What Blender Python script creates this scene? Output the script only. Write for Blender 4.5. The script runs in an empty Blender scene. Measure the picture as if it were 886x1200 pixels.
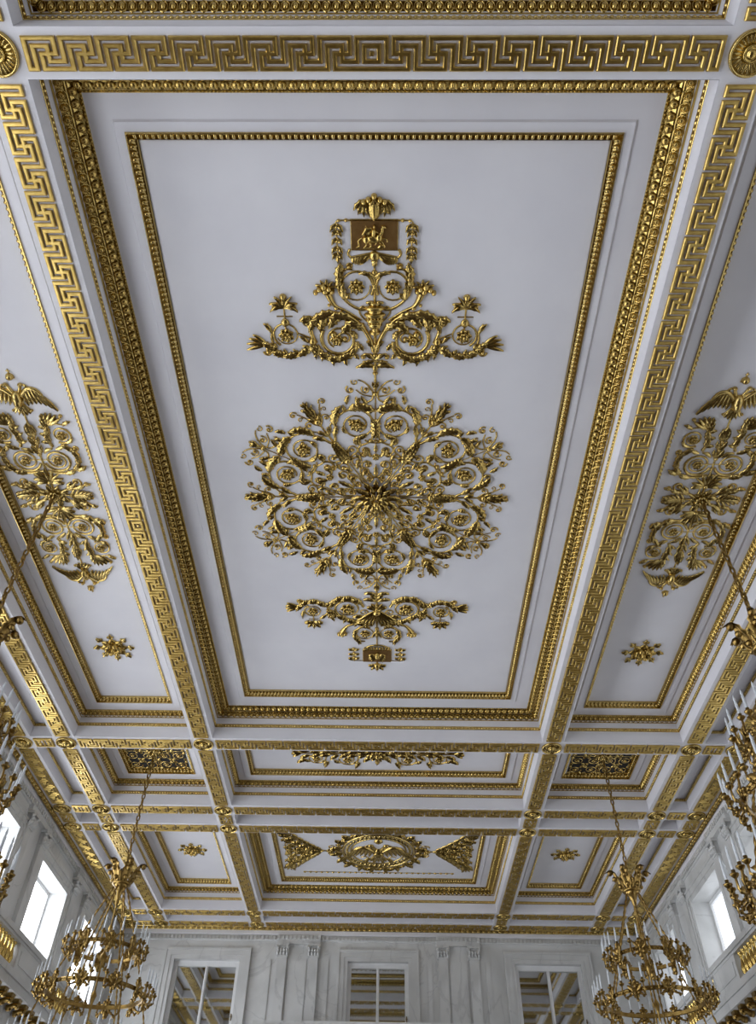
import bpy, math, random
from math import sin, cos, pi, radians, sqrt, atan2, hypot
from mathutils import Vector, Matrix
random.seed(7)
C = bpy.context.scene.collection

# ------------------------------------------------------------------ materials
def mat(name):
    m = bpy.data.materials.new(name); m.use_nodes = True
    nt = m.node_tree; b = nt.nodes['Principled BSDF']
    return m, nt, b
def noise_col(nt, b, c0, c1, scale, detail=4, lo=.35, hi=.65, coord='Object'):
    tc = nt.nodes.new('ShaderNodeTexCoord'); n = nt.nodes.new('ShaderNodeTexNoise'); r = nt.nodes.new('ShaderNodeValToRGB')
    n.inputs['Scale'].default_value = scale; n.inputs['Detail'].default_value = detail
    r.color_ramp.elements[0].position = lo; r.color_ramp.elements[1].position = hi
    r.color_ramp.elements[0].color = (*c0, 1); r.color_ramp.elements[1].color = (*c1, 1)
    nt.links.new(tc.outputs[coord], n.inputs['Vector']); nt.links.new(n.outputs['Fac'], r.inputs['Fac'])
    nt.links.new(r.outputs['Color'], b.inputs['Base Color'])
    return tc, n, r
def bump(nt, b, src, strength, dist):
    bp = nt.nodes.new('ShaderNodeBump'); bp.inputs['Strength'].default_value = strength; bp.inputs['Distance'].default_value = dist
    nt.links.new(src, bp.inputs['Height']); nt.links.new(bp.outputs['Normal'], b.inputs['Normal'])

def make_plaster():
    m, nt, b = mat('white_plaster')
    noise_col(nt, b, (.70, .69, .725), (.745, .735, .765), .8, 5)
    b.inputs['Roughness'].default_value = .55
    b.inputs['Specular IOR Level'].default_value = .3
    return m
def make_gold(name, c0, c1, rough, metal=1.0, bs=.15):
    m, nt, b = mat(name)
    tc, n, r = noise_col(nt, b, c0, c1, 9, 4)
    b.inputs['Metallic'].default_value = metal; b.inputs['Roughness'].default_value = rough
    n2 = nt.nodes.new('ShaderNodeTexNoise'); n2.inputs['Scale'].default_value = 60; n2.inputs['Detail'].default_value = 2
    nt.links.new(tc.outputs['Object'], n2.inputs['Vector'])
    bump(nt, b, n2.outputs['Fac'], bs, .01)
    return m
def make_marble():
    m, nt, b = mat('grey_veined_marble')
    tc = nt.nodes.new('ShaderNodeTexCoord')
    n1 = nt.nodes.new('ShaderNodeTexNoise'); n1.inputs['Scale'].default_value = .55; n1.inputs['Detail'].default_value = 6; n1.inputs['Distortion'].default_value = 1.2
    n2 = nt.nodes.new('ShaderNodeTexNoise'); n2.inputs['Scale'].default_value = .32; n2.inputs['Detail'].default_value = 5; n2.inputs['Distortion'].default_value = 1.1
    nt.links.new(tc.outputs['Object'], n1.inputs['Vector']); nt.links.new(tc.outputs['Object'], n2.inputs['Vector'])
    r1 = nt.nodes.new('ShaderNodeValToRGB'); e = r1.color_ramp.elements
    e[0].position = .3; e[0].color = (.52, .52, .51, 1); e[1].position = .7; e[1].color = (.67, .67, .66, 1)
    r2 = nt.nodes.new('ShaderNodeValToRGB'); e = r2.color_ramp.elements
    e[0].position = .488; e[0].color = (1, 1, 1, 1); e[1].position = .512; e[1].color = (1, 1, 1, 1)
    x = e.new(.5); x.color = (.70, .70, .71, 1)
    mx = nt.nodes.new('ShaderNodeMix'); mx.data_type = 'RGBA'; mx.blend_type = 'MULTIPLY'; mx.inputs[0].default_value = .55
    nt.links.new(n1.outputs['Fac'], r1.inputs['Fac']); nt.links.new(n2.outputs['Fac'], r2.inputs['Fac'])
    nt.links.new(r1.outputs['Color'], mx.inputs[6]); nt.links.new(r2.outputs['Color'], mx.inputs[7])
    nt.links.new(mx.outputs[2], b.inputs['Base Color'])
    b.inputs['Roughness'].default_value = .35
    return m
def plain(name, col, rough=.5, metal=0, scale=6, var=.06):
    m, nt, b = mat(name)
    noise_col(nt, b, tuple(max(0, c*(1-var)) for c in col), tuple(min(1, c*(1+var)) for c in col), scale, 3)
    b.inputs['Roughness'].default_value = rough; b.inputs['Metallic'].default_value = metal
    return m
def make_pane(name, strength, col):
    m, nt, b = mat(name)
    b.inputs['Base Color'].default_value = (.9, .9, .9, 1)
    b.inputs['Emission Color'].default_value = (*col, 1); b.inputs['Emission Strength'].default_value = strength
    return m
def make_floor():
    m, nt, b = mat('oak_parquet')
    tc = nt.nodes.new('ShaderNodeTexCoord'); w = nt.nodes.new('ShaderNodeTexBrick')
    w.inputs['Scale'].default_value = 1.6; w.inputs['Color1'].default_value = (.085, .06, .045, 1); w.inputs['Color2'].default_value = (.065, .045, .035, 1)
    w.inputs['Mortar'].default_value = (.04, .03, .02, 1); w.inputs['Mortar Size'].default_value = .006
    nt.links.new(tc.outputs['Object'], w.inputs['Vector']); nt.links.new(w.outputs['Color'], b.inputs['Base Color'])
    b.inputs['Roughness'].default_value = .25
    return m

WINDOW_LEFT, WINDOW_RIGHT = 7.0, 1.35
M = dict(
    plaster=make_plaster(),
    gold=make_gold('gilding', (.49, .35, .115), (.64, .475, .175), .27),
    gold_deep=make_gold('burnished_gilding', (.46, .315, .09), (.61, .435, .14), .25),
    frieze_gold=make_gold('frieze_gilding', (.48, .325, .09), (.62, .44, .14), .30, 1.0, .04),
    bronze=make_gold('gilt_bronze', (.22, .135, .04), (.36, .24, .075), .32),
    plaque=make_gold('matt_bronze_field', (.27, .15, .05), (.33, .19, .07), .5),
    marble=make_marble(),
    dark=plain('hole_shade_paint', (.012, .011, .01), .9),  # near-black paint for the unlit depth behind the grilles
    iron=plain('chain_metal', (.20, .15, .08), .45, .8),
    candle=plain('candle_wax', (.66, .69, .72), .3, 0, 8, .03),
    paint=plain('window_paint', (.74, .74, .74), .45, 0, 3, .03),
    mirror=plain('mirror_glass', (.50, .51, .50), .03, 1, 1, .02),
    pane_left=make_pane('daylight_pane', WINDOW_LEFT, (.87, .92, 1)),
    pane_low_left=make_pane('tall_daylight_pane', 11.0, (.87, .92, 1)),
    pane_low_right=make_pane('tall_shaded_pane', 1.9, (.86, .92, 1)),
    pane_right=make_pane('shaded_daylight_pane', WINDOW_RIGHT, (.86, .92, 1)),
    floor=make_floor(),
)

# ------------------------------------------------------------------ helpers
class MB:
    """collects faces in real units and links them as one mesh object"""
    def __init__(s): s.v = []; s.f = []; s.s = []
    def quad(s, a, b, c, d, smooth=False):
        n = len(s.v); s.v += [a, b, c, d]; s.f.append((n, n+1, n+2, n+3)); s.s.append(smooth)
    def box(s, x0, x1, y0, y1, z0, z1):
        n = len(s.v)
        s.v += [(x0,y0,z0),(x1,y0,z0),(x1,y1,z0),(x0,y1,z0),(x0,y0,z1),(x1,y0,z1),(x1,y1,z1),(x0,y1,z1)]
        for f in ((0,3,2,1),(4,5,6,7),(0,1,5,4),(1,2,6,5),(2,3,7,6),(3,0,4,7)):
            s.f.append(tuple(n+i for i in f)); s.s.append(False)
    def grid(s, rows, smooth=True, close=False):
        n = len(s.v); w = len(rows[0])
        for r in rows: s.v += [tuple(p) for p in r]
        for i in range(len(rows)-1):
            for j in range(w if close else w-1):
                k = (j+1) % w
                s.f.append((n+i*w+j, n+i*w+k, n+(i+1)*w+k, n+(i+1)*w+j)); s.s.append(smooth)
    def lathe(s, prof, c=(0,0,0), seg=12, smooth=True):
        s.grid([[(c[0]+r*cos(2*pi*j/seg), c[1]+r*sin(2*pi*j/seg), c[2]+z) for j in range(seg)] for r, z in prof], smooth, True)
    def pipe(s, pts, rad, seg=6, smooth=True):
        pts = [Vector(p) for p in pts]; n = len(pts); rows = []
        for i, p in enumerate(pts):
            t = (pts[min(i+1, n-1)] - pts[max(i-1, 0)]).normalized()
            a = Vector((0,0,1)) if abs(t.z) < .9 else Vector((1,0,0))
            u = t.cross(a).normalized(); w = t.cross(u)
            r = rad(i/(n-1)) if callable(rad) else rad
            rows.append([tuple(p + u*(r*cos(2*pi*j/seg)) + w*(r*sin(2*pi*j/seg))) for j in range(seg)])
        s.grid(rows, smooth, True)
    def build(s, name, m, parent=None, loc=None):
        me = bpy.data.meshes.new(name); me.from_pydata(s.v, [], s.f); me.update()
        me.polygons.foreach_set('use_smooth', s.s)
        me.materials.append(m)
        o = bpy.data.objects.new(name, me); C.objects.link(o)
        if parent: o.parent = parent
        if loc: o.location = loc
        return o
def tag(o, label=None, cat=None, group=None, kind=None):
    if label: o['label'] = label
    if cat: o['category'] = cat
    if group: o['group'] = group
    if kind: o['kind'] = kind
    return o
def empty(name, loc=(0,0,0), label=None, cat=None, group=None, kind=None):
    o = bpy.data.objects.new(name, None); C.objects.link(o); o.location = loc; o.empty_display_size = .2
    return tag(o, label, cat, group, kind)
def dup(o, parent=None, loc=None, scale=None, rotz=None):
    c = o.copy(); C.objects.link(c); c.parent = parent
    if loc is not None: c.location = loc
    if scale is not None: c.scale = scale
    if rotz is not None: c.rotation_euler = (0,0,rotz)
    for ch in list(o.children): dup(ch, c)
    return c

# ------------------------------------------------------------------ main dimensions (metres, floor z=0)
ZS = 12.0                                  # underside of the ceiling beams
HB = .28                                   # half width of a beam
BX = [-9.18, -8.04, -4.48, 4.48, 8.04, 9.18]
BY = dict(P=-2.615, Q=-1.45, A=2.19, B=17.82, C=21.45, D=22.615, E=29.32, F=30.41)
WX, WY, YB = 9.7, 31.0, -11.0
XN = {-9.18: 'left wall-side beam', -8.04: 'left outer beam', -4.48: 'left main beam', 4.48: 'right main beam', 8.04: 'right outer beam', 9.18: 'right wall-side beam'}
YN = dict(A='nearest wide cross beam', B='beam beyond the largest panel', C='front beam of middle pair', D='rear beam of middle pair', E='front beam of end pair', F='last beam before end wall')

# ------------------------------------------------------------------ ceiling: beams and coffers
ceiling = empty('ceiling', (0, 0, 0), 'white plaster coffered ceiling of beams and sunken panels', 'ceiling', None, 'structure')
for x in BX:
    b = MB(); b.box(x-HB, x+HB, BY['P']-HB, BY['F']+HB, ZS, ZS+.95); b.build('beam', M['plaster'], ceiling)
segs = [(BX[i]+HB, BX[i+1]-HB) for i in range(5)]
for k, y in BY.items():
    b = MB()
    for x0, x1 in segs: b.box(x0, x1, y-HB, y+HB, ZS, ZS+.95)
    b.build('beam', M['plaster'], ceiling)
b = MB(); b.box(-WX-.05, WX+.05, YB, BY['P']-HB, ZS, ZS+.95); b.build('plain_field', M['plaster'], ceiling)
b = MB(); b.box(-WX-.7, WX+.7, YB-.5, WY+.5, ZS+.97, ZS+1.15); b.build('roof_slab', M['plaster'], ceiling)

def ring_rows(X0, X1, Y0, Y1, prof):
    return [[(X0+o, Y0+o, ZS+d), (X1-o, Y0+o, ZS+d), (X1-o, Y1-o, ZS+d), (X0+o, Y1-o, ZS+d)] for o, d in prof]
PROF = dict(
    main=[(0,0),(0,.32),(.015,.32),(.015,.59),(.05,.59),(.05,.74),(.20,.82),(.335,.82),(.335,.76),(.66,.76),(.685,.725),(.81,.725),(.81,.79),(.95,.91),(.95,.84)],
    small=[(0,0),(0,.32),(.015,.32),(.015,.57),(.04,.57),(.04,.70),(.13,.79),(.13,.72),(.32,.72),(.345,.69),(.52,.69),(.52,.77),(.62,.90),(.62,.82)],
    wide=[(0,0),(0,.32),(.015,.32),(.015,.59),(.05,.59),(.05,.74),(.20,.82),(.335,.82),(.335,.76),(.56,.76),(.585,.725),(.73,.725),(.73,.79),(.85,.91),(.85,.84)],
    recess=[(0,0),(0,.36),(.05,.36)])
PANEL_DZ = dict(main=.84, wide=.84, small=.82, recess=.36)
def rects():
    rows = [('P','Q'),('Q','A'),('A','B'),('B','C'),('C','D'),('D','E'),('E','F')]
    for r, (a, c) in enumerate(rows):
        for i in range(5):
            X0, X1, Y0, Y1 = BX[i]+HB, BX[i+1]-HB, BY[a]+HB, BY[c]-HB
            if a+c in ('PQ','CD','EF') or i in (0, 4): k = 'recess'
            elif i == 2 and a+c == 'AB': k = 'main'
            elif i == 2 and a+c == 'DE': k = 'wide'
            else: k = 'small'
            yield a+c, i, k, X0, X1, Y0, Y1
for row, i, k, X0, X1, Y0, Y1 in rects():
    b = MB(); rr = ring_rows(X0, X1, Y0, Y1, [(max(o, .004), d+.002*(d == 0)) for o, d in PROF[k]])
    b.grid(rr, False, True)
    b.quad(*rr[-1])
    b.build('coffer', M['plaster'], ceiling)

# ------------------------------------------------------------------ gilded mouldings of the coffers
def sweep(b, X0, X1, Y0, Y1, prof, smooth=False): b.grid(ring_rows(X0, X1, Y0, Y1, prof), smooth, True)
def sides(X0, X1, Y0, Y1, o):
    """the four sides of the rectangle set in by o: start, direction, inward normal, length"""
    a, b_, c, d = X0+o, X1-o, Y0+o, Y1-o
    return [((a,c),(1,0),(0,1),b_-a), ((b_,c),(0,1),(-1,0),d-c), ((b_,d),(-1,0),(0,-1),b_-a), ((a,d),(0,-1),(1,0),d-c)]
def dome_on(b, p, t, w, n, rt, rw, h, nr=3, ns=8):
    """half ellipsoid at p, half sizes rt along t, rw along w, height h along n"""
    rows = []
    for i in range(nr+1):
        a = pi/2*i/nr; ca, sa = cos(a), sin(a)
        rows.append([tuple(p[k] + t[k]*rt*ca*cos(2*pi*j/ns) + w[k]*rw*ca*sin(2*pi*j/ns) + n[k]*h*sa for k in range(3)) for j in range(ns)])
    b.grid(rows, True, True)
def rim_on(b, p, t, w, n, rt, rw, wd, h, ns=12):
    rows = []
    for f, hh in ((1, 0), (1+wd*.5, h), (1+wd, 0)):
        rows.append([tuple(p[k] + t[k]*rt*f*cos(2*pi*j/ns) + w[k]*rw*f*sin(2*pi*j/ns) + n[k]*hh for k in range(3)) for j in range(ns)])
    b.grid(rows, True, True)
def run(b, X0, X1, Y0, Y1, p0, p1, pitch, fn):
    """repeat fn along the slope p0-p1 (offset, dz) on all four sides"""
    om, dm = (p0[0]+p1[0])/2, (p0[1]+p1[1])/2
    so, sd = p1[0]-p0[0], p1[1]-p0[1]; ln = hypot(so, sd)
    for (sx, sy), (tx, ty), (nx, ny), L in sides(X0, X1, Y0, Y1, om):
        m = max(1, round(L/pitch)); st = L/m
        w = (nx*so/ln, ny*so/ln, sd/ln); n = (nx*sd/ln, ny*sd/ln, -so/ln); t = (tx, ty, 0)
        for q in range(m):
            s = (q+.5)*st
            fn(b, (sx+tx*s, sy+ty*s, ZS+dm), t, w, n, st, ln)
def egg(b, p, t, w, n, st, ln):
    q = tuple(p[k]-n[k]*st*.02 for k in range(3))
    dome_on(b, q, t, w, n, st*.30, ln*.36, st*.38, 4, 10)
    rim_on(b, q, t, w, n, st*.37, ln*.46, .26, st*.20)
def acanthus(b, p, t, w, n, st, ln):
    dome_on(b, p, t, w, n, st*.40, ln*.46, st*.28, 3, 8)
    for s in (-1, 1):
        q = tuple(p[k]+t[k]*st*.28*s+w[k]*ln*.16+n[k]*st*.10 for k in range(3)); dome_on(b, q, t, w, n, st*.13, ln*.22, st*.16, 2, 6)
    q = tuple(p[k]-w[k]*ln*.12+n[k]*st*.16 for k in range(3)); dome_on(b, q, t, w, n, st*.08, ln*.30, st*.16, 2, 6)
def bead(b, p, t, w, n, st, ln): dome_on(b, p, t, w, n, st*.40, ln*.42, st*.30, 2, 6)
def lip(b, p, t, w, n, st, ln): dome_on(b, p, t, w, n, st*.33, ln*.46, st*.34, 3, 8)

CN = {'AB1': 'left long side coffer holding the double-eagle scrollwork', 'AB2': 'largest central coffer around the round medallion', 'AB3': 'right long side coffer holding the double-eagle scrollwork',
      'BC1': 'left small coffer with the openwork grille', 'BC2': 'shallow central coffer with the row of scroll roses', 'BC3': 'right small coffer with the openwork grille',
      'DE1': 'left far coffer with a single star rosette', 'DE2': 'far central coffer around the eagle wreath', 'DE3': 'right far coffer with a single star rosette',
      'QA1': 'coffer at the top left corner of the photo', 'QA2': 'coffer cut by the top edge of the photo', 'QA3': 'coffer at the top right corner of the photo'}
for row, i, k, X0, X1, Y0, Y1 in rects():
    key = row+str(i)
    if k == 'recess':
        if row in ('PQ', 'QA'): continue
        b = MB(); sweep(b, X0, X1, Y0, Y1, [(0,.285),(.035,.30),(.045,.345),(.03,.355)])
        run(b, X0, X1, Y0, Y1, (.025,.292), (.045,.35), .09, bead)
        side = {0: 'left wall-side recess', 1: 'left slot', 2: 'central slot', 3: 'right slot', 4: 'right wall-side recess'}[i]
        place = {'AB': 'beside the largest panel', 'BC': 'before the middle beam pair', 'CD': 'inside the middle beam pair', 'DE': 'before the end beam pair', 'EF': 'inside the end-wall beam pair'}[row]
        tag(b.build('ceiling_bead_strip', M['gold'], None), f'thin gilded bead strip lining the {side} {place}', 'moulding', 'bead strips in the narrow recesses', 'thing')
        continue
    root = empty('ceiling_moulding', ((X0+X1)/2, (Y0+Y1)/2, ZS+.3), f'gilded bead and egg moulding framing the {CN[key]}', 'moulding', 'gilded mouldings of the coffers', 'thing')
    off = Vector(root.location)
    def put(b, name, m):
        o = b.build(name, m, root); o.matrix_parent_inverse = Matrix.Translation(-off); return o
    b = MB(); sweep(b, X0, X1, Y0, Y1, [(.004,.315),(.012,.31),(.018,.315),(.022,.35),(.022,.37),(.028,.40),(.015,.405)], False)
    run(b, X0, X1, Y0, Y1, (.022,.325), (.024,.392), .075, bead); put(b, 'bead_strip', M['gold'])
    if k in ('main', 'wide'):
        p = .15
        b = MB(); sweep(b, X0, X1, Y0, Y1, [(.015,.59),(.02,.575),(.045,.575),(.05,.62),(.075,.665),(.135,.705),(.165,.68),(.175,.69)])
        run(b, X0, X1, Y0, Y1, (.058,.597), (.158,.672), p, egg); put(b, 'egg_moulding', M['gold_deep'])
        b = MB(); sweep(b, X0, X1, Y0, Y1, [(.172,.70),(.195,.705),(.235,.735),(.285,.765),(.31,.76),(.325,.75),(.335,.755),(.34,.762)])
        run(b, X0, X1, Y0, Y1, (.178,.68), (.30,.752), .15, acanthus)
        run(b, X0, X1, Y0, Y1, (.308,.75), (.334,.756), .05, bead); put(b, 'leaf_moulding', M['gold_deep'])
        f0 = .81 if k == 'main' else .73
        b = MB(); sweep(b, X0, X1, Y0, Y1, [(f0,.725),(f0+.005,.70),(f0+.022,.70),(f0+.025,.745),(f0+.045,.79),(f0+.10,.835),(f0+.122,.80),(f0+.135,.842)])
        run(b, X0, X1, Y0, Y1, (f0+.03,.725), (f0+.115,.80), .085, lip); put(b, 'inner_moulding', M['gold'])
    else:
        b = MB(); sweep(b, X0, X1, Y0, Y1, [(.015,.57),(.02,.555),(.035,.555),(.038,.60),(.055,.66),(.10,.725),(.132,.695),(.138,.722)])
        run(b, X0, X1, Y0, Y1, (.038,.575), (.13,.70), .125, egg); put(b, 'egg_moulding', M['gold_deep'])
        b = MB(); sweep(b, X0, X1, Y0, Y1, [(.52,.69),(.525,.665),(.543,.665),(.546,.72),(.562,.765),(.60,.81),(.618,.775),(.628,.822)])
        run(b, X0, X1, Y0, Y1, (.55,.695), (.612,.78), .095, lip); put(b, 'inner_moulding', M['gold'])

# ------------------------------------------------------------------ Greek key friezes
def key_map(n):
    """gap cells of a meander with n units each way from a square in the middle; 9 rows"""
    W = 20*n + 9; g = set(); o = 10*n
    def V(c, a, z): g.update((c, r) for r in range(a, z+1))
    def Hh(r, a, z): g.update((c, r) for c in range(a, z+1))
    h = set()
    for q in range(n):
        c = 10*q
        h |= {(c+3, r) for r in range(3, 9)} | {(c+4, 3), (c+5, 3)}
        h |= {(c+9, r) for r in range(0, 6)} | {(c+8, 5), (c+7, 5)}
        h |= {(c+5, r) for r in (5, 6, 7)} | {(cc, 7) for cc in range(c+5, c+12)}
        if q < n-1: h |= {(c+11, r) for r in range(1, 8)} | {(cc, 1) for cc in range(c+11, c+18)} | {(c+17, r) for r in (1, 2, 3)}
    h |= {(1, r) for r in range(1, 8)} | {(cc, 1) for cc in range(1, 8)} | {(7, r) for r in (1, 2, 3)}
    for c, r in h:
        if c < o+4: g.add((c, r)); g.add((W-1-c, r))
    V(o+1, 1, 7); V(o+7, 1, 7); Hh(1, o+1, o+7); Hh(7, o-5, o+13)
    for r in (3, 4, 5):
        for c in (o+3, o+4, o+5):
            if (c, r) != (o+4, 4): g.add((c, r))
    return W, g
SHORT = ["###########", "#....#....#", "#.##.#.##.#", "#.##...##.#", "#....#....#", "#.##...##.#", "#.##.#.##.#", "#....#....#", "###########"]
def frieze_mesh(L, short=False):
    """along +x, centred, rows along +y, gold hanging below z=0"""
    if short: W = 11; g = {(c, r) for r in range(9) for c in range(11) if SHORT[r][c] == '.'}
    else:
        n = max(1, round((L/.0435 - 9)/20)); W, g = key_map(n)
    b = MB(); D = .044; lo = .030
    wd = lambda i: 1.26 if i % 2 == 0 else .74
    kx = L/sum(wd(i) for i in range(W)); ky = .375/sum(wd(i) for i in range(9))
    xs = [-L/2]; ys = [-.1875]
    for i in range(W): xs.append(xs[-1]+kx*wd(i))
    for i in range(9): ys.append(ys[-1]+ky*wd(i))
    gold = lambda c, r: 0 <= c < W and 0 <= r < 9 and (c, r) not in g
    F = (0, .24, .76, 1)
    for c in range(W):
        for r in range(9):
            if not gold(c, r): continue
            nb = {(a, z): gold(c+a, r+z) for a in (-1,0,1) for z in (-1,0,1)}
            x0, y0 = xs[c], ys[r]; u = xs[c+1]-x0; v = ys[r+1]-y0
            if all(nb.values()):
                b.quad((x0,y0,-D),(x0,y0+v,-D),(x0+u,y0+v,-D),(x0+u,y0,-D)); continue
            hs = []
            for i in range(4):
                for j in range(4):
                    a = -1 if i == 0 else 1 if i == 3 else 0; z = -1 if j == 0 else 1 if j == 3 else 0
                    hs.append(-D if nb[(a,0)] and nb[(0,z)] and nb[(a,z)] else -lo)
            nn = len(b.v); b.v += [(x0+F[i]*u, y0+F[j]*v, hs[i*4+j]) for i in range(4) for j in range(4)]
            for i in range(3):
                for j in range(3):
                    b.f.append((nn+i*4+j, nn+i*4+j+1, nn+i*4+j+5, nn+i*4+j+4)); b.s.append(False)
            for (a, z), (p, q) in {(-1,0): ((0,0),(0,1)), (1,0): ((1,1),(1,0)), (0,-1): ((1,0),(0,0)), (0,1): ((0,1),(1,1))}.items():
                if not nb[(a,z)]:
                    A, B = (x0+p[0]*u, y0+p[1]*v), (x0+q[0]*u, y0+q[1]*v)
                    b.quad((*A,-lo),(*B,-lo),(*B,0),(*A,0))
    return b
_fr = {}
def frieze(L, short, loc, along_y, flip, label):
    k = (round(L, 2), short)
    if k not in _fr: o = _fr[k] = frieze_mesh(L, short).build('ceiling_frieze', M['frieze_gold'])
    else: o = _fr[k].copy(); C.objects.link(o)
    o.location = loc
    if along_y: o.rotation_euler = (0, 0, pi/2); o.scale = (1, 1 if flip else -1, 1)
    tag(o, label, 'frieze', 'gilded Greek key friezes under the beams', 'thing')
GAP = .33
ks = list('QABCDEF')
for x in BX:
    for a, c in zip(ks[:-1], ks[1:]):
        if a == 'Q' and abs(x) > 5: continue
        L = BY[c]-BY[a]-2*GAP; short = L < 1
        where = f'before the {YN[c]}' if a == 'Q' else 'beside the largest panel' if a == 'A' else 'before the middle beam pair' if a == 'B' else 'inside the middle beam pair' if a == 'C' else 'between middle and end beam pairs' if a == 'D' else 'inside the end-wall beam pair'
        frieze(L, short, (x, (BY[a]+BY[c])/2, ZS), True, x > 0, f'gilded Greek key along the {XN[x]} {where}')
colname = ['at the left wall side', 'left of the main beams', 'between the main beams', 'right of the main beams', 'at the right wall side']
for kY in 'ABCDEF':
    for i in range(5):
        if kY == 'A' and i != 2: continue
        L = BX[i+1]-BX[i]-2*GAP
        frieze(L, L < 1, ((BX[i]+BX[i+1])/2, BY[kY], ZS), False, False, f'gilded Greek key on the {YN[kY]} {colname[i]}')

# ------------------------------------------------------------------ relief toolkit (x, y in the ceiling plane, h = how far it stands proud)
class Relief(MB):
    def __init__(s, T=None): super().__init__(); s.T = T or (lambda x, y: (x, y))
    def P(s, x, y, h): x, y = s.T(x, y); return (x, y, -h)
    def tube(s, pts, r0, r1=None, hk=1.0, base=.004):
        n = len(pts); rows = []
        if r1 is None: r1 = r0
        for i, (x, y) in enumerate(pts):
            xa, ya = pts[max(i-1, 0)]; xb, yb = pts[min(i+1, n-1)]
            l = hypot(xb-xa, yb-ya) or 1; nx, ny = -(yb-ya)/l, (xb-xa)/l
            f = i/(n-1); r = r0(f) if callable(r0) else (r0+(r1-r0)*f)*.82
            rows.append([s.P(x+nx*r*cos(a), y+ny*r*cos(a), base+r*hk*sin(a)*1.15) for a in (0, pi/5, pi/2.4, pi*.6, pi*.8, pi)])
        s.grid(rows)
        for e in (0, -1):
            q = rows[e]; k = len(s.v); s.v += q; s.f.append(tuple(range(k, k+len(q)))); s.s.append(False)
    def dome(s, x, y, rx, ry, h, ang=0, base=0, nr=4, ns=10):
        rows = []; ca, sa = cos(ang), sin(ang)
        for i in range(nr+1):
            t = pi/2*i/nr
            rows.append([s.P(x+ca*rx*cos(t)*cos(2*pi*j/ns)-sa*ry*cos(t)*sin(2*pi*j/ns), y+sa*rx*cos(t)*cos(2*pi*j/ns)+ca*ry*cos(t)*sin(2*pi*j/ns), base+h*sin(t)) for j in range(ns)])
        s.grid(rows, True, True)
    def leaf(s, x, y, ang, L, W, bend=0, h=.05, lobes=4, base=.006, curl=.6, nu=0):
        nu = nu or max(8, 4*lobes)
        rows = []; cx, cy = x, y; st = L/nu
        for i in range(nu+1):
            t = i/nu; a = ang+bend*t
            env = sin(pi*min(1, .12+.88*t))**.75 if t < 1 else .02; W_ = W*(1.0 if lobes else 1)
            w = W_*env*(1-.50*(abs(sin(t*pi*lobes)) if lobes else 0)*(.45+.55*t)) if 0 < t < 1 else W_*(.22 if t == 0 else .02)
            hh = h*(.45+.55*sin(pi*t*.9))*(1+curl*t*t)
            row = []
            for v in (-1, -.6, -.18, 0, .18, .6, 1):
                z = base if abs(v) == 1 else base+hh*(.75 if abs(v) == .6 else .55 if abs(v) == .18 else 1.0)
                row.append(s.P(cx-sin(a)*w*v, cy+cos(a)*w*v, z))
            rows.append(row); cx += cos(a)*st; cy += sin(a)*st
        s.grid(rows)
    def rosette(s, x, y, R, n=6, h=.06, layers=2, ph=0):
        for k in range(layers):
            rr = R*(1-.42*k)
            for j in range(n): a = 2*pi*(j+.5*k)/n+ph; s.leaf(x+cos(a)*R*.12, y+sin(a)*R*.12, a, rr*.88, rr*2.7/n, 0, h*(.55+.25*k), 0, .008+h*.45*k, .5, 6)
        s.dome(x, y, R*.24, R*.24, h*.7, 0, h*.75, 3, 8)
    def spiral(s, x, y, R, a0, d, turns, w0, w1, rin=.30, n=None, hk=1.0):
        n = n or int(14*turns)+6
        pts = [(x+R*(1+(rin-1)*(i/n)**.9)*cos(a0+d*2*pi*turns*i/n), y+R*(1+(rin-1)*(i/n)**.9)*sin(a0+d*2*pi*turns*i/n)) for i in range(n+1)]
        s.tube(pts, w0, w1, hk); return pts
    def scroll(s, x, y, R, a0, d, turns=1.15, w=.045, ros=6, leaves=3, lw=.10, rin=.55, lead=None):
        """a vine that arrives at angle a0 on the circle and winds inwards round a rosette"""
        if lead:
            e = (x+R*cos(a0), y+R*sin(a0)); t = a0+d*pi/2
            pts = cat(list(lead)+[(e[0]-cos(t)*R*.35, e[1]-sin(t)*R*.35), e]); s.tube(pts, w*1.15, w)
        s.spiral(x, y, R, a0, d, turns, w, w*.45, rin)
        for k in range(leaves):
            f = (k+.2)/max(1, leaves)*.72; a = a0+d*2*pi*f*.9; rr = R*(1-.25*f)
            s.leaf(x+rr*cos(a), y+rr*sin(a), a+d*(pi/2-.55), R*.85, lw, d*.9, .055, 3)
            if k % 2 == 0: s.leaf(x+rr*cos(a)*.96, y+rr*sin(a)*.96, a+d*(pi/2+.6), R*.45, lw*.6, -d*.3, .04, 2, .006, .5, 8)
        if ros: s.rosette(x, y, R*rin*.92, ros, .075)
        else: s.dome(x+rin*R*.3, y, R*.16, R*.16, R*.2)
def cat(p, n=6):
    """Catmull-Rom through the points"""
    q = [p[0]]+list(p)+[p[-1]]; out = []
    for i in range(1, len(q)-2):
        a, b, c, d = q[i-1], q[i], q[i+1], q[i+2]
        for k in range(n):
            t = k/n
            out.append(tuple(.5*(2*b[j]+(c[j]-a[j])*t+(2*a[j]-5*b[j]+4*c[j]-d[j])*t*t+(3*b[j]-a[j]-3*c[j]+d[j])*t**3) for j in (0, 1)))
    out.append(tuple(p[-1])); return out
def mirrored(fn, name, root, m, both=True):
    """part built once and copied to the other side of the axis"""
    r = Relief(); fn(r); o = r.build(name, m, root)
    if both: dup(o, root, None, (-1, 1, 1))
    return o
def single(fn, name, root, m):
    r = Relief(); fn(r); return r.build(name, m, root)
GD, GL = M['gold_deep'], M['gold']

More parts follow.
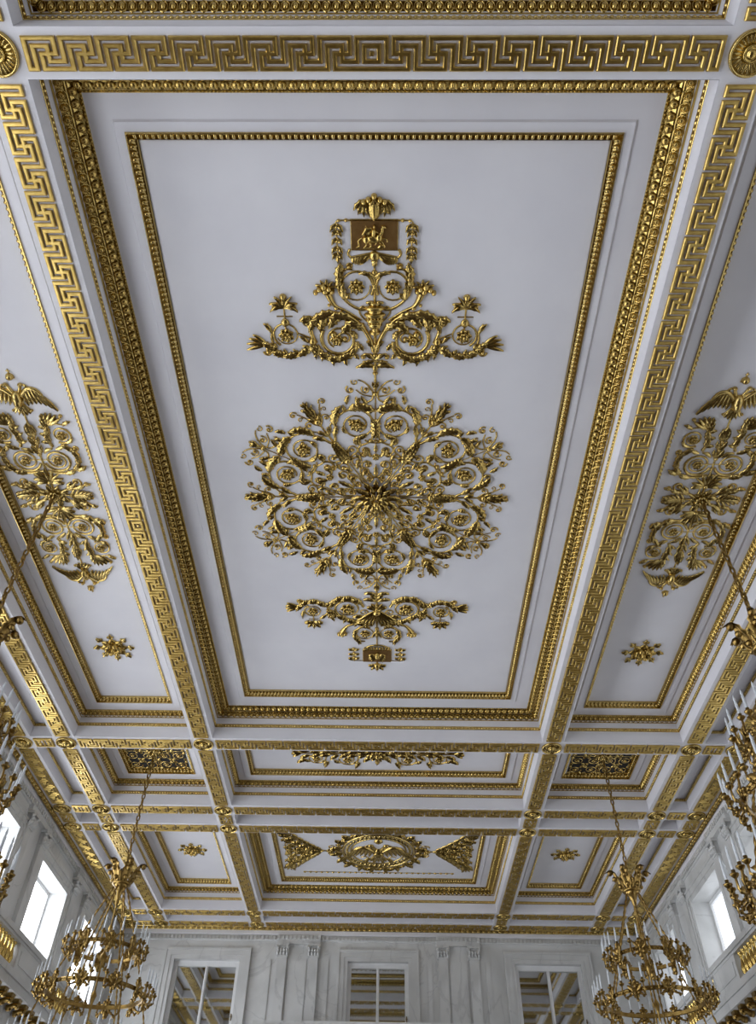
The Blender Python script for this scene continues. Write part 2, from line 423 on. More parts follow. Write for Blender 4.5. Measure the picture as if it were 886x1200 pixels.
# roundels at the beam crossings
def roundel_parts(root):
    b = MB(); b.lathe([(.258,.0),(.258,-.035),(.25,-.05),(.235,-.052),(.225,-.04),(.22,-.015),(.0,-.012)], seg=32); b.build('rim', GL, root)
    r = Relief()
    for j in range(24): a = 2*pi*j/24; r.leaf(.10*cos(a), .10*sin(a), a, .118, .0145, 0, .024, 0, .010, .6, 5)
    r.build('petal_ring', GL, root)
    b = MB(); b.lathe([(.10,-.018),(.10,-.05),(.085,-.06),(.07,-.045),(.055,-.045),(.05,-.07),(.03,-.085),(.001,-.09)], seg=20); b.build('boss', GD, root)
proto = None
for kY in 'ABCDEF':
    for x in BX:
        if kY == 'A' and abs(x) > 5: continue
        lab = f'round gilded rosette where the {XN[x]} crosses the {YN[kY]}'
        if proto is None:
            proto = o = empty('ceiling_roundel'); roundel_parts(o)
        else: o = dup(proto)
        o.location = (x, BY[kY], ZS); tag(o, lab, 'rosette', 'round rosettes at the beam crossings')

# ------------------------------------------------------------------ central medallion (12 mirrored wedges: A axes at 30+60k deg, B axes at 60k deg)
ZP = ZS+.84
med = empty('ceiling_medallion', (0, 10.0, ZP), 'large round gilded medallion of acanthus scrolls at the middle of the ceiling', 'ceiling medallion')
def pol(r, deg): return (r*cos(radians(deg)), r*sin(radians(deg)))
def wedge(fn, name, m=GD, mirror=True):
    r = Relief(); fn(r); o = r.build(name, m, med)
    for k in range(6):
        if k: dup(o, med, None, None, k*pi/3)
        if mirror: dup(o, med, None, (1, -1, 1), k*pi/3)
def w_scroll(r):
    cx, cy = pol(1.78, 18.8); A0 = radians(-78); R0, R1, TT = .40, .17, 1.75
    pts = []
    for i in range(37):
        t = i/36; a = A0+2*pi*TT*t; rr = R1+(R0-R1)*(1-t)**1.5; pts.append((cx+rr*cos(a), cy+rr*sin(a)))
    r.tube(cat([pol(1.50, 0), pol(1.60, 2.5), pol(1.70, 4), pts[0]]), .034, .030); r.tube(pts, .028, .018)
    for i, L, W, bd, off in ((1, .46, .10, 1.0, -.42), (5, .48, .115, 1.1, -.40), (10, .44, .10, 1.2, -.35), (14, .24, .06, 1.0, -.2), (19, .18, .05, .9, -.3)):
        (x, y), (x2, y2) = pts[i], pts[i+1]; r.leaf(x, y, atan2(y2-y, x2-x)+off, L, W, bd, .075, 5)
    for i, L in ((4, .16), (8, .17), (12, .15), (16, .13)):
        (x, y), (x2, y2) = pts[i], pts[i+1]; r.leaf(x, y, atan2(y2-y, x2-x)-1.0, L, .045, -.5, .05, 2)
    r.rosette(cx, cy, .145, 7, .075); r.dome(cx+.13, cy-.06, .04, .04, .05); r.dome(cx-.1, cy+.1, .04, .04, .05)
    x, y = pol(1.66, 3.2); r.leaf(x, y, radians(30), .26, .065, .5, .06, 3)
    x, y = pol(2.05, 8.6); r.spiral(x, y, .075, radians(200), -1, 1.2, .020, .011, .22); r.dome(x, y, .028, .028, .045); r.tube(cat([pol(1.82, 3), pol(1.93, 5), pol(1.98, 7.6)]), .018)
    x, y = pol(2.26, 17); r.leaf(x, y, radians(20), .20, .05, .9, .05, 3)
    x, y = pol(2.14, 22); r.leaf(x, y, radians(5), .22, .05, .8, .05, 3)
    r.tube(cat([pol(1.42, 22), pol(1.36, 25), pol(1.34, 30)]), .022, .018); r.dome(*pol(1.40, 26), .04, .04, .055)
    r.spiral(*pol(1.40, 15.5), .085, radians(20), 1, 1.2, .020, .011, .22); r.dome(*pol(1.40, 15.5), .03, .03, .045)
wedge(w_scroll, 'acanthus_scroll')
def w_bud(r):
    for k in range(5):
        for s in (-1, 1): r.leaf(1.08+.075*k, s*.01, s*(.75-.09*k), .20, .055, -s*.7, .075, 3)
    r.leaf(1.08, 0, 0, .44, .055, 0, .10, 5); r.tube([(.44, 0), (1.08, 0)], .015, .018); r.dome(1.06, 0, .06, .08, .08)
    for s in (-1, 1): r.leaf(1.12, 0, s*2.2, .15, .04, -s*.8, .05, 2)
    r.tube([(1.46, 0), (2.04, 0)], .024, .020)
    for s in (-1, 1): r.leaf(1.72, 0, s*.6, .20, .045, -s*.4, .05, 2); r.spiral(1.86, s*.085, .055, radians(180), -s, 1.1, .016, .01, .25)
wedge(w_bud, 'leaf_bud', GD, False)
def w_flower(r):
    for s in (-1, 1):
        r.leaf(2.16, 0, s*.50, .26, .05, -s*.55, .075, 3); r.leaf(2.30, 0, s*.46, .20, .042, s*.4, .065, 2); r.leaf(2.12, 0, s*1.1, .17, .045, -s*.7, .05, 3)
        r.tube(cat([(1.98, 0), (2.08, s*.09), (2.26, s*.15), (2.40, s*.24)]), .020, .015); r.spiral(2.42, s*.31, .075, radians(-90*s), s, 1.25, .019, .010, .2); r.dome(2.42, s*.31, .024, .024, .04)
        r.spiral(2.10, s*.18, .085, radians(-90*s), s, 1.25, .019, .010, .2); r.dome(2.10, s*.18, .028, .028, .045); r.spiral(2.27, s*.25, .055, radians(-90*s), s, 1.1, .015, .009, .22)
    r.leaf(2.18, 0, 0, .40, .055, 0, .09, 4); r.dome(2.10, 0, .06, .075, .08)
    for s in (-1, 1): r.leaf(2.46, 0, s*.7, .12, .03, -s*.3, .05, 2)
wedge(w_flower, 'outer_flower', GD, False)
def w_fin(r):
    ca, sa = cos(radians(30)), sin(radians(30))
    r.T = lambda x, y: (x*ca-y*sa, x*sa+y*ca)
    r.tube([(1.28, 0), (2.66, 0)], .013, .013)
    for s in (-1, 1):
        r.tube(cat([(2.08, s*.34), (2.20, s*.22), (2.30, s*.06), (2.46, s*.05), (2.56, s*.12)]), .024, .018)
        r.spiral(2.50, s*.17, .085, radians(40*s), s, 1.3, .020, .011, .2); r.dome(2.50, s*.17, .028, .028, .045)
        r.tube(cat([(2.36, s*.05), (2.40, s*.22), (2.50, s*.34)]), .018, .015); r.spiral(2.50, s*.44, .085, radians(30*s), s, 1.2, .022, .012, .2); r.dome(2.50, s*.44, .03, .03, .045); r.tube(cat([(2.56, s*.10), (2.66, s*.20), (2.70, s*.30)]), .020, .015); r.spiral(2.66, s*.36, .065, radians(60*s), s, 1.1, .018, .011, .22)
        r.spiral(2.30, s*.30, .06, radians(30*s), s, 1.1, .016, .010, .22); r.dome(2.30, s*.30, .02, .02, .035)
        r.leaf(2.22, s*.14, s*.9, .20, .045, -s*.6, .05, 3)
    r.leaf(2.48, 0, 0, .20, .045, 0, .075, 3); r.dome(2.42, 0, .045, .06, .065); r.dome(1.74, 0, .045, .07, .055); r.dome(2.68, 0, .03, .026, .045)
    for s in (-1, 1): r.leaf(2.54, 0, s*.6, .14, .035, -s*.4, .055, 2); r.leaf(1.78, 0, s*.9, .15, .04, -s*.6, .05, 2)
wedge(w_fin, 'scroll_finial', GD, False)
def w_lyre(r):
    ca, sa = cos(radians(30)), sin(radians(30)); r.T = lambda x, y: (x*ca-y*sa, x*sa+y*ca)
    for s in (-1, 1):
        r.spiral(1.16, s*.20, .15, radians(0), s, 1.45, .026, .013, .22); r.dome(1.16, s*.20, .04, .04, .055)
        r.tube(cat([(1.31, s*.20), (1.36, s*.10), (1.40, 0)]), .022)
        r.leaf(1.02, s*.08, s*.9, .22, .05, -s*1.1, .05, 3); r.leaf(1.28, s*.26, s*.9, .18, .045, -s*.8, .05, 3)
        r.spiral(.82, s*.16, .125, radians(180), -s, 1.4, .025, .012, .22); r.dome(.82, s*.16, .036, .036, .055)
        r.tube(cat([(.69, s*.16), (.60, s*.12), (.50, s*.02)]), .022)
        r.leaf(.94, s*.28, s*.35, .18, .045, s*.7, .05, 2); r.spiral(.60, s*.13, .075, radians(0), s, 1.2, .02, .011, .25)
    r.leaf(.50, 0, 0, .34, .055, 0, .06, 3); r.rosette(1.02, 0, .08, 5, .06); r.leaf(1.12, 0, 0, .20, .045, 0, .06, 3)
wedge(w_lyre, 'lyre_scroll', GD, False)
def w_inner(r):
    for (q, g, R, a0, d) in ((1.26, 9.5, .115, 200, -1), (.97, 9.5, .13, 190, 1), (.70, 11, .105, 180, -1), (1.10, 17.5, .085, 20, 1), (.50, 16, .07, 90, 1)):
        r.spiral(*pol(q, g), R, radians(a0), d, 1.4, .024, .012, .22); r.dome(*pol(q, g), R*.3, R*.3, .05)
    r.tube(cat([pol(.44, 6), pol(.55, 4), pol(.68, 4.5), pol(.82, 9)]), .020); r.tube(cat([pol(1.06, 3), pol(1.12, 6), pol(1.14, 9)]), .02)
    for q, g, a, L, bd in ((.78, 19, 35, .18, -.7), (1.05, 20, 5, .18, .8), (.80, 4, 22, .18, .5), (1.34, 15, -5, .18, .9), (.60, 6, 40, .16, .5), (1.18, 3, 30, .16, .4)):
        x, y = pol(q, g); r.leaf(x, y, radians(a), L, .045, bd, .05, 3)
wedge(w_inner, 'inner_tendril')
def c_ros(r):
    for k in range(12): a = 2*pi*k/12; r.leaf(.16*cos(a), .16*sin(a), a, .32, .075, 0, .07, 3, .02, .5)
    for k in range(12): a = 2*pi*(k+.5)/12; r.leaf(.12*cos(a), .12*sin(a), a, .27, .06, 0, .07, 2, .09, .5)
    for k in range(10): a = 2*pi*k/10; r.leaf(.05*cos(a), .05*sin(a), a, .19, .05, 0, .06, 0, .16, .8)
    r.dome(0, 0, .065, .065, .07, 0, .21)
    for k in range(12): a = 2*pi*k/12; r.dome(.43*cos(a+.26), .43*sin(a+.26), .035, .035, .06)
single(c_ros, 'central_rosette', med, GD)

# ------------------------------------------------------------------ panel end ornaments: local x across, local y along the hall (y grows away from the camera)
# near ornament: basket, plaque with horseman, urn and spreading scrolls
top = empty('ceiling_relief', (0, 5.8, ZP), 'gilded relief of horseman plaque over an urn and spreading scrolls, nearer the camera', 'ceiling relief', 'end reliefs of the central panel')
Y0 = 5.8
def y_(v): return v-Y0
def t_basket(r):
    r.leaf(0, y_(4.52), -pi/2, .33, .10, 0, .11, 0); r.tube([(0, y_(4.40)), (0, y_(4.64))], .03, .022)
    for k in range(4): r.tube([(-.085+.012*k, y_(4.29+.045*k)), (.085-.012*k, y_(4.29+.045*k))], .016)
    for x, y, q in ((0, 4.17, .05), (-.08, 4.22, .05), (.08, 4.22, .05), (-.15, 4.25, .045), (.15, 4.25, .045), (-.05, 4.26, .045), (.05, 4.26, .045)): r.dome(x, y_(y), q, q, .08, 0, .03)
    for s in (-1, 1):
        for k in range(4): r.leaf(s*.12, y_(4.24), (pi/2)-s*(1.35-.42*k), .24, .05, s*.9, .06, 3)
        r.dome(s*.21, y_(4.38), .035, .06, .05)
single(t_basket, 'fruit_basket', top, GD)
b = MB(); b.box(-.345, .345, y_(4.53), y_(4.97), -.03, 0); pl = b.build('plaque', M['plaque'], top)
def t_border(r):
    for x in (-.345, .30, .345): r.tube([(x, y_(4.51)), (x, y_(4.99))], .014)
    for y in (4.52, 4.98): r.tube([(-.36, y_(y)), (.36, y_(y))], .016)
o = single(t_border, 'plaque_border', pl, GL)
def t_rider(r):
    B = .03
    r.dome(-.02, y_(4.80), .12, .06, .06, .15, B); r.dome(-.12, y_(4.81), .065, .065, .06, 0, B); r.dome(.07, y_(4.78), .06, .07, .06, 0, B)
    T = lambda pts, a, c: r.tube([(x, y_(y)) for x, y in cat(pts, 4)], a, c, 1, B)
    T([(.08, 4.76), (.12, 4.68), (.115, 4.62)], .042, .026); r.dome(.145, y_(4.615), .045, .024, .045, .35, B)
    T([(.08, 4.82), (.17, 4.80), (.20, 4.85)], .022, .012); T([(.06, 4.83), (.13, 4.86), (.13, 4.91)], .022, .012)
    T([(-.15, 4.83), (-.12, 4.89), (-.16, 4.94)], .028, .013); T([(-.09, 4.84), (-.05, 4.90), (-.08, 4.95)], .026, .013)
    T([(-.18, 4.79), (-.24, 4.83), (-.23, 4.91), (-.27, 4.94)], .016, .02)
    r.dome(-.01, y_(4.70), .04, .075, .06, .1, B+.02); r.dome(0, y_(4.605), .026, .03, .06, 0, B+.01); T([(-.02, 4.77), (.03, 4.83), (.02, 4.89)], .022, .014)
    r.leaf(-.02, y_(4.66), pi-.2, .19, .07, -.6, .05, 2, B); T([(.0, 4.67), (.07, 4.72)], .018, .014); T([(-.13, 4.60), (.13, 4.92)], .008, .007)
    T([(-.16, 4.955), (-.04, 4.93), (.06, 4.955), (.16, 4.92), (.12, 4.87)], .018, .012); r.leaf(.05, y_(4.94), -.6, .10, .03, .4, .03, 2, B)
single(t_rider, 'horseman', pl, GD)
def t_garland(r):
    r.tube([(.35, y_(4.53)), (.53, y_(4.53))], .018, .014); r.dome(.42, y_(4.53), .03, .03, .04); r.dome(.53, y_(4.535), .03, .025, .04)
    r.tube(cat([(.53, y_(4.53)), (.575, y_(4.58)), (.565, y_(4.8)), (.56, y_(5.1))]), .014, .012)
    for y, q in ((4.62, .16), (4.72, .12), (4.84, .13), (4.97, .14), (5.07, .13)):
        for s in (-1, 1): r.leaf(.565, y_(y-.04), pi/2-s*.9, q, .04, s*.5, .05, 2)
        r.dome(.565, y_(y), .03, .03, .06)
    r.leaf(.56, y_(5.06), pi/2, .14, .045, 0, .05, 2)
mirrored(t_garland, 'hanging_garland', top, GD)
def t_wings(r):
    r.tube(cat([(.37, y_(4.97)), (.40, y_(5.05)), (.33, y_(5.12)), (.2, y_(5.13))]), .028, .02)
    for k in range(6): r.leaf(.06+.05*k, y_(5.06+.006*k), pi/2-.9+.12*k, .20-.018*k, .042, .3, .05, 0)
    r.tube([(.05, y_(5.04)), (.36, y_(5.10))], .03, .022)
mirrored(t_wings, 'wing', top, GD)
def t_shield(r):
    r.dome(0, y_(5.08), .085, .085, .07); r.spiral(0, y_(5.08), .075, 0, 1, 1, .016, .016, 1); r.leaf(0, y_(5.12), pi/2, .14, .06, 0, .06, 3); r.tube([(0, y_(5.18)), (0, y_(6.0))], .020, .026)
    r.dome(0, y_(5.34), .05, .04, .05); r.dome(0, y_(5.58), .045, .06, .055)
    for s in (-1, 1): r.leaf(0, y_(5.42), -pi/2+s*.9, .20, .04, s*.6, .05, 2)
single(t_shield, 'shield_and_stem', top, GD)
def t_upscroll(r):
    r.scroll(.285, y_(5.58), .27, radians(150), 1, 1.1, .030, 0, 0, .06, .80)
    r.rosette(.285, y_(5.58), .135, 8, .08)
    r.tube(cat([(.05, y_(5.92)), (.22, y_(5.97)), (.42, y_(5.86)), (.56, y_(5.66)), (.56, y_(5.44)), (.46, y_(5.30)), (.34, y_(5.29))]), .034, .024)
    for q, (x, y) in enumerate(((.48, 5.80), (.56, 5.62), (.57, 5.46))): r.leaf(x, y_(y), -pi/2+.25-.1*q, .26, .075, -.5, .075, 3); r.leaf(x, y_(y), -pi/2-.8, .15, .05, .4, .05, 2)
    r.leaf(.50, y_(5.34), -pi/2+.5, .17, .06, -.9, .07, 3); r.spiral(.38, y_(5.24), .05, 0, -1, 1.2, .02, .012, .25); r.dome(.40, y_(5.25), .035, .035, .05)
    r.leaf(.02, y_(5.44), -.9, .26, .05, 1.2, .05, 3)
mirrored(t_upscroll, 'upper_scroll', top, GD)
def t_urn(r):
    for y, w in ((5.93, .12), (5.98, .09), (6.05, .13), (6.14, .12), (6.22, .09), (6.30, .05), (6.36, .07)): r.dome(0, y_(y), w*1.4, .055, .11, 0, .02)
    for k in range(-2, 3): r.tube([(.06*k, y_(6.04)), (.036*k, y_(6.27))], .02, .014, 1, .09)
    for s in (-1, 1):
        r.tube(cat([(s*.10, y_(5.97)), (s*.20, y_(5.92)), (s*.25, y_(6.0)), (s*.19, y_(6.12)), (s*.08, y_(6.20))]), .022, .016)
        r.leaf(0, y_(5.90), -pi/2+s*.8, .16, .045, s*.8, .07, 2)
    r.dome(0, y_(5.86), .10, .04, .09); r.tube([(0, y_(6.36)), (0, y_(7.30))], .030, .022)
    for y in (6.62, 6.80, 7.02, 7.16): r.dome(0, y_(y), .05, .035, .06)
single(t_urn, 'urn', top, GD)
def t_bigscroll(r):
    r.tube(cat([(.02, y_(6.74)), (.09, y_(6.50)), (.24, y_(6.24)), (.46, y_(6.08)), (.74, y_(6.04)), (.98, y_(6.14)), (1.05, y_(6.36)), (.98, y_(6.58))]), .050, .040)
    for x, y, a, L, bd in ((.16, 6.34, -.75, .36, .55), (.36, 6.14, -.42, .40, .5), (.62, 6.05, -.02, .42, .5), (.86, 6.10, .45, .36, .9), (.30, 6.22, .25, .30, .6), (.56, 6.08, .55, .30, .6), (.80, 6.10, .95, .28, .6)): r.leaf(x, y_(y), a, L, .10, bd, .085, 4)
    r.scroll(.59, y_(6.52), .31, radians(-35), 1, 1.25, .040, 0, 0, .08, .55)
    r.rosette(.63, y_(6.52), .12, 6, .07); r.spiral(.50, y_(6.50), .13, 0, -1, 1.1, .026, .014, .25); r.dome(.5, y_(6.5), .045, .045, .06); r.dome(.68, y_(6.42), .06, .06, .07)
    r.tube(cat([(.30, y_(6.55)), (.32, y_(6.72)), (.46, y_(6.86)), (.66, y_(6.88)), (.86, y_(6.80)), (.96, y_(6.62))]), .042, .034)
    for x, y, a in ((.36, 6.78, .5), (.52, 6.88, .1), (.70, 6.88, -.3), (.86, 6.80, -.6)): r.leaf(x, y_(y), a, .30, .09, -.5, .08, 4); r.leaf(x, y_(y), a+pi*.55, .13, .045, .4, .05, 2)
    r.spiral(1.09, y_(6.20), .11, radians(200), 1, 1.2, .034, .018, .25); r.leaf(1.03, y_(6.22), -.9, .22, .09, 1.3, .08, 3); r.dome(1.10, y_(6.21), .05, .05, .07)
    r.dome(.34, y_(6.42), .05, .05, .07); r.leaf(.30, y_(6.50), -1.2, .20, .06, .6, .06, 3); r.leaf(.30, y_(6.60), 2.6, .16, .05, -.5, .06, 3); r.leaf(.27, y_(6.66), .4, .22, .05, .8, .05, 2)
mirrored(t_bigscroll, 'great_scroll', top, GD)
def t_horn(r):
    r.tube(cat([(.22, y_(6.16)), (.46, y_(6.00)), (.62, y_(5.92)), (.70, y_(5.80)), (.74, y_(5.68))]), lambda f: .018+.055*f**2, None)
    for x, y, q in ((.72, 5.60, .055), (.80, 5.57, .06), (.87, 5.61, .05), (.67, 5.64, .045), (.78, 5.64, .06), (.93, 5.66, .045)): r.dome(x, y_(y), q, q, .09, 0, .03)
    for k in range(5): r.leaf(.77, y_(5.64), -pi/2-1.1+.5*k, .19, .05, .4*(k-2)*.3, .06, 2)
    r.dome(.62, y_(5.95), .04, .04, .05); r.dome(.73, y_(5.90), .03, .03, .04)
mirrored(t_horn, 'horn_of_plenty', top, GD)
def t_side(r):
    r.tube(cat([(.98, y_(6.60)), (1.10, y_(6.70)), (1.30, y_(6.80)), (1.52, y_(6.80)), (1.74, y_(6.66)), (1.88, y_(6.60))]), .038, .028)
    for x, y, a in ((1.08, 6.68, .7), (1.28, 6.80, .25), (1.48, 6.82, -.15), (1.66, 6.72, -.5)): r.leaf(x, y_(y), a, .27, .085, -.45, .075, 4); r.leaf(x, y_(y), a-1.0, .14, .045, -.3, .05, 2)
    for k, (dy, bb) in enumerate(((-.20, -.6), (-.12, -.5), (-.04, -.3), (.05, .1))): r.leaf(1.80, y_(6.62), -.95+.40*k, .29+.02*k, .032, .45-.16*k, .05, 0)
    r.spiral(1.79, y_(6.75), .075, 0, 1, 1.2, .026, .014, .25); r.dome(1.79, y_(6.75), .04, .04, .06)
    r.scroll(1.46, y_(6.43), .22, radians(60), -1, 1.1, .026, 0, 0, .05, .75); r.rosette(1.46, y_(6.44), .135, 7, .075)
    r.tube(cat([(1.68, y_(6.66)), (1.71, y_(6.50)), (1.70, y_(6.36)), (1.76, y_(6.22))]), .030, .012); r.leaf(1.70, y_(6.40), -1.3, .22, .05, .7, .05, 2)
    r.tube([(1.46, y_(6.42)), (1.46, y_(5.92))], .018, .016); r.tube([(1.33, y_(6.10)), (1.59, y_(6.10))], .014); r.leaf(1.46, y_(6.28), -pi/2, .16, .07, 0, .07, 0)
    for k in range(7): r.leaf(1.46, y_(5.95), -pi/2+(k-3)*.42, .25, .038, (k-3)*.42, .065, 2)
    r.dome(1.46, y_(5.76), .06, .06, .08)
    for s in (-1, 1): r.spiral(1.46+s*.14, y_(5.95), .055, -pi/2, s, 1.1, .018, .01, .25)
    r.leaf(1.08, y_(6.62), 1.9, .22, .05, .4, .06, 3); r.leaf(1.10, y_(6.58), -.9, .20, .045, .4, .05, 2); r.dome(1.03, y_(6.55), .07, .08, .08); r.leaf(1.04, y_(6.68), 2.0, .22, .05, -.4, .05, 3); r.tube(cat([(1.05, y_(6.5)), (1.18, y_(6.44)), (1.27, y_(6.40))]), .022, .014)
mirrored(t_side, 'side_tendril', top, GD)
def t_foot(r):
    for s in (-1, 1):
        r.leaf(0, y_(7.04), -pi/2+s*1.15, .34, .055, s*.9, .06, 3); r.leaf(0, y_(6.90), -pi/2+s*.7, .24, .05, s*.7, .06, 2); r.leaf(0, y_(6.70), -pi/2+s*.5, .22, .06, s*.5, .06, 3); r.dome(s*.20, y_(6.84), .045, .045, .06); r.leaf(s*.02, y_(6.92), pi/2-s*1.2, .20, .05, -s*.8, .05, 2)
    r.leaf(0, y_(7.14), -pi/2, .18, .06, 0, .07, 2)
single(t_foot, 'leaf_foot', top, GD)

# far ornament: palmette, shell scrolls and a small trophy
Y0 = 14.0
low = empty('ceiling_relief', (0, Y0, ZP), 'gilded relief of shell, scrolls and small trophy box beyond the round medallion', 'ceiling relief', 'end reliefs of the central panel')
def l_stem(r):
    r.tube([(0, y_(12.55)), (0, y_(14.75))], .022, .02); r.dome(0, y_(12.70), .06, .05, .07); r.dome(0, y_(13.0), .05, .04, .06)
    for s in (-1, 1): r.leaf(0, y_(12.94), -pi/2+s*.6, .32, .05, s*1.3, .06, 4); r.leaf(0, y_(13.06), -pi/2+s*.3, .22, .045, s*1.0, .06, 3); r.leaf(s*.02, y_(13.12), -pi/2+s*.9, .30, .055, s*.8, .06, 3)
    for k in range(5): r.leaf(0, y_(13.42), -pi/2+(k-2)*.42, .26, .05, (k-2)*.25, .07, 0)
    r.dome(0, y_(13.34), .05, .06, .09, 0, .03)
    for k in range(11): r.leaf((k-5)*.012, y_(13.46), pi/2-(k-5)*.17, .50, .042, -(k-5)*.05, .085, 0)
    r.dome(0, y_(13.50), .10, .07, .10); r.dome(0, y_(14.08), .05, .05, .06); r.leaf(0, y_(14.05), pi/2, .40, .06, 0, .06, 3)
    for s in (-1, 1): r.leaf(0, y_(14.2), pi/2-s*.8, .24, .045, s*.8, .05, 2)
single(l_stem, 'shell_and_stem', low, GD)
def l_scroll(r):
    r.scroll(.66, y_(13.38), .30, radians(60), -1, 1.1, .036, 0, 0, .08, .70); r.rosette(.66, y_(13.38), .17, 7, .08); r.dome(.55, y_(13.48), .05, .05, .07)
    r.tube(cat([(.10, y_(13.95)), (.35, y_(13.88)), (.62, y_(13.76)), (.90, y_(13.58)), (1.05, y_(13.44))]), .048, .038)
    r.tube(cat([(.30, y_(13.30)), (.44, y_(13.06)), (.68, y_(12.98)), (.92, y_(13.10)), (1.0, y_(13.30))]), .042, .034)
    for x, y, a in ((.34, 13.20, -.9), (.50, 13.04, -.3), (.72, 13.0, .2), (.90, 13.08, .7)): r.leaf(x, y_(y), a, .30, .09, .5, .08, 4)
    for x, y, a in ((.20, 13.92, -.2), (.44, 13.86, -.35), (.68, 13.74, -.5), (.90, 13.58, -.5)): r.leaf(x, y_(y), a, .30, .09, -.3, .08, 4); r.leaf(x, y_(y), a+1.2, .15, .05, .4, .05, 2)
    r.spiral(.30, y_(13.50), .10, pi, 1, 1.2, .024, .014, .25); r.leaf(.30, y_(13.66), -.4, .26, .06, .7, .06, 3); r.rosette(1.04, y_(13.56), .13, 6, .08); r.leaf(1.0, y_(13.30), -.9, .20, .06, .6, .06, 3); r.leaf(1.05, y_(13.62), 1.9, .18, .05, .4, .05, 2)
mirrored(l_scroll, 'acanthus_scroll', low, GD)
def l_side(r):
    r.tube(cat([(1.06, y_(13.50)), (1.14, y_(13.28)), (1.34, y_(13.14)), (1.58, y_(13.16)), (1.76, y_(13.34)), (1.88, y_(13.34))]), .042, .028)
    for x, y, a in ((1.14, 13.30, -.9), (1.28, 13.16, -.35), (1.48, 13.14, .15), (1.64, 13.22, .6)): r.leaf(x, y_(y), a, .28, .085, .45, .08, 4)
    for k in range(4): r.leaf(1.76, y_(13.34), -.75+.42*k, .30, .030, .5-.28*k, .05, 0)
    r.spiral(1.74, y_(13.14), .085, pi/2, 1, 1.2, .028, .014, .25); r.dome(1.74, y_(13.14), .045, .045, .07)
    r.scroll(1.45, y_(13.46), .20, radians(-60), 1, 1.1, .026, 0, 0, .05, .75); r.rosette(1.45, y_(13.46), .125, 7, .075)
    r.tube([(1.45, y_(13.56)), (1.45, y_(13.92))], .018)
    for k in range(5): r.leaf(1.45, y_(13.84), pi/2+(k-2)*.6, .22, .055, (k-2)*.4, .065, 3)
    r.dome(1.45, y_(13.98), .06, .05, .07); r.tube([(1.34, y_(13.76)), (1.56, y_(13.76))], .014)
    for s in (-1, 1): r.spiral(1.45+s*.12, y_(13.84), .05, pi/2, -s, 1.1, .018, .01, .25)
    r.leaf(1.66, y_(13.46), 1.2, .26, .05, .6, .05, 2); r.leaf(1.14, y_(13.58), .9, .22, .05, -.6, .05, 2)
mirrored(l_side, 'side_tendril', low, GD)
def l_lower(r):
    r.scroll(.275, y_(14.26), .23, radians(-120), 1, 1.1, .028, 0, 0, .05, .8); r.rosette(.275, y_(14.26), .125, 7, .075)
    r.tube(cat([(.14, y_(13.96)), (.36, y_(14.02)), (.50, y_(14.18)), (.52, y_(14.38)), (.42, y_(14.54)), (.28, y_(14.56))]), .034, .022)
    for x, y, a in ((.46, 14.12, 1.0), (.53, 14.28, 1.6), (.50, 14.42, 2.0)): r.leaf(x, y_(y), a, .22, .07, .5, .07, 3)
    r.tube(cat([(.50, y_(13.92)), (.66, y_(13.98)), (.74, y_(14.08)), (.80, y_(14.20))]), lambda f: .028+.045*f**2, None)
    for x, y in ((.74, 14.24), (.81, 14.28), (.88, 14.25), (.82, 14.22)): r.dome(x, y_(y), .055, .05, .08, 0, .03)
    for k in range(4): r.leaf(.81, y_(14.20), pi/2+(k-1.5)*.55, .15, .045, 0, .06, 2)
    r.leaf(.44, y_(14.50), 1.9, .16, .05, -.6, .06, 2)
mirrored(l_lower, 'lower_scroll', low, GD)
b = MB(); b.box(-.335, .335, y_(14.90), y_(15.34), -.03, 0); tr = b.build('trophy_box', M['plaque'], low)
def l_box(r):
    for y in (14.92, 15.33): r.tube([(-.34, y_(y)), (.34, y_(y))], .018)
    for x in (-.335, .335): r.tube([(x, y_(14.9)), (x, y_(15.34))], .016)
    r.tube(cat([(-.33, y_(14.90)), (-.2, y_(14.76)), (0, y_(14.71)), (.2, y_(14.76)), (.33, y_(14.90))]), .030)
    for k in range(9): r.leaf(-.26+.065*k, y_(14.90), -pi/2+(k-4)*.08, .13, .03, 0, .05, 0)
    r.dome(0, y_(15.12), .06, .11, .07, 0, .03); r.dome(0, y_(15.0), .05, .05, .07, 0, .04)
    for s in (-1, 1):
        for k in range(4): r.leaf(s*.04, y_(15.08+.03*k), pi/2-s*(1.9-.35*k), .17, .035, s*.5, .05, 0, .03)
        r.tube(cat([(s*.02, y_(15.22)), (s*.12, y_(15.28)), (s*.2, y_(15.24))]), .018, .012, 1, .03)
single(l_box, 'trophy', tr, GD)
def l_candle(r):
    r.tube([(.34, y_(15.32)), (.62, y_(15.32))], .014); r.tube([(.555, y_(15.34)), (.555, y_(14.82))], .016, .014)
    for y in (14.84, 15.02, 15.18):
        for s in (-1, 1): r.leaf(.555, y_(y+.08), -pi/2+s*.9, .15, .035, s*.4, .05, 2)
        r.dome(.555, y_(y), .04, .03, .05)
    r.leaf(.62, y_(15.30), -1.0, .12, .03, .3, .04, 2)
mirrored(l_candle, 'leaf_spray', low, GD)
def l_drop(r):
    r.dome(0, y_(15.50), .09, .08, .09); r.dome(0, y_(15.64), .05, .05, .06); r.tube([(0, y_(15.34)), (0, y_(15.6))], .03)
    for k in range(5): r.leaf(0, y_(15.48), pi/2+(k-2)*.65, .22, .05, (k-2)*.35, .06, 2)
single(l_drop, 'pendant_flower', low, GD)

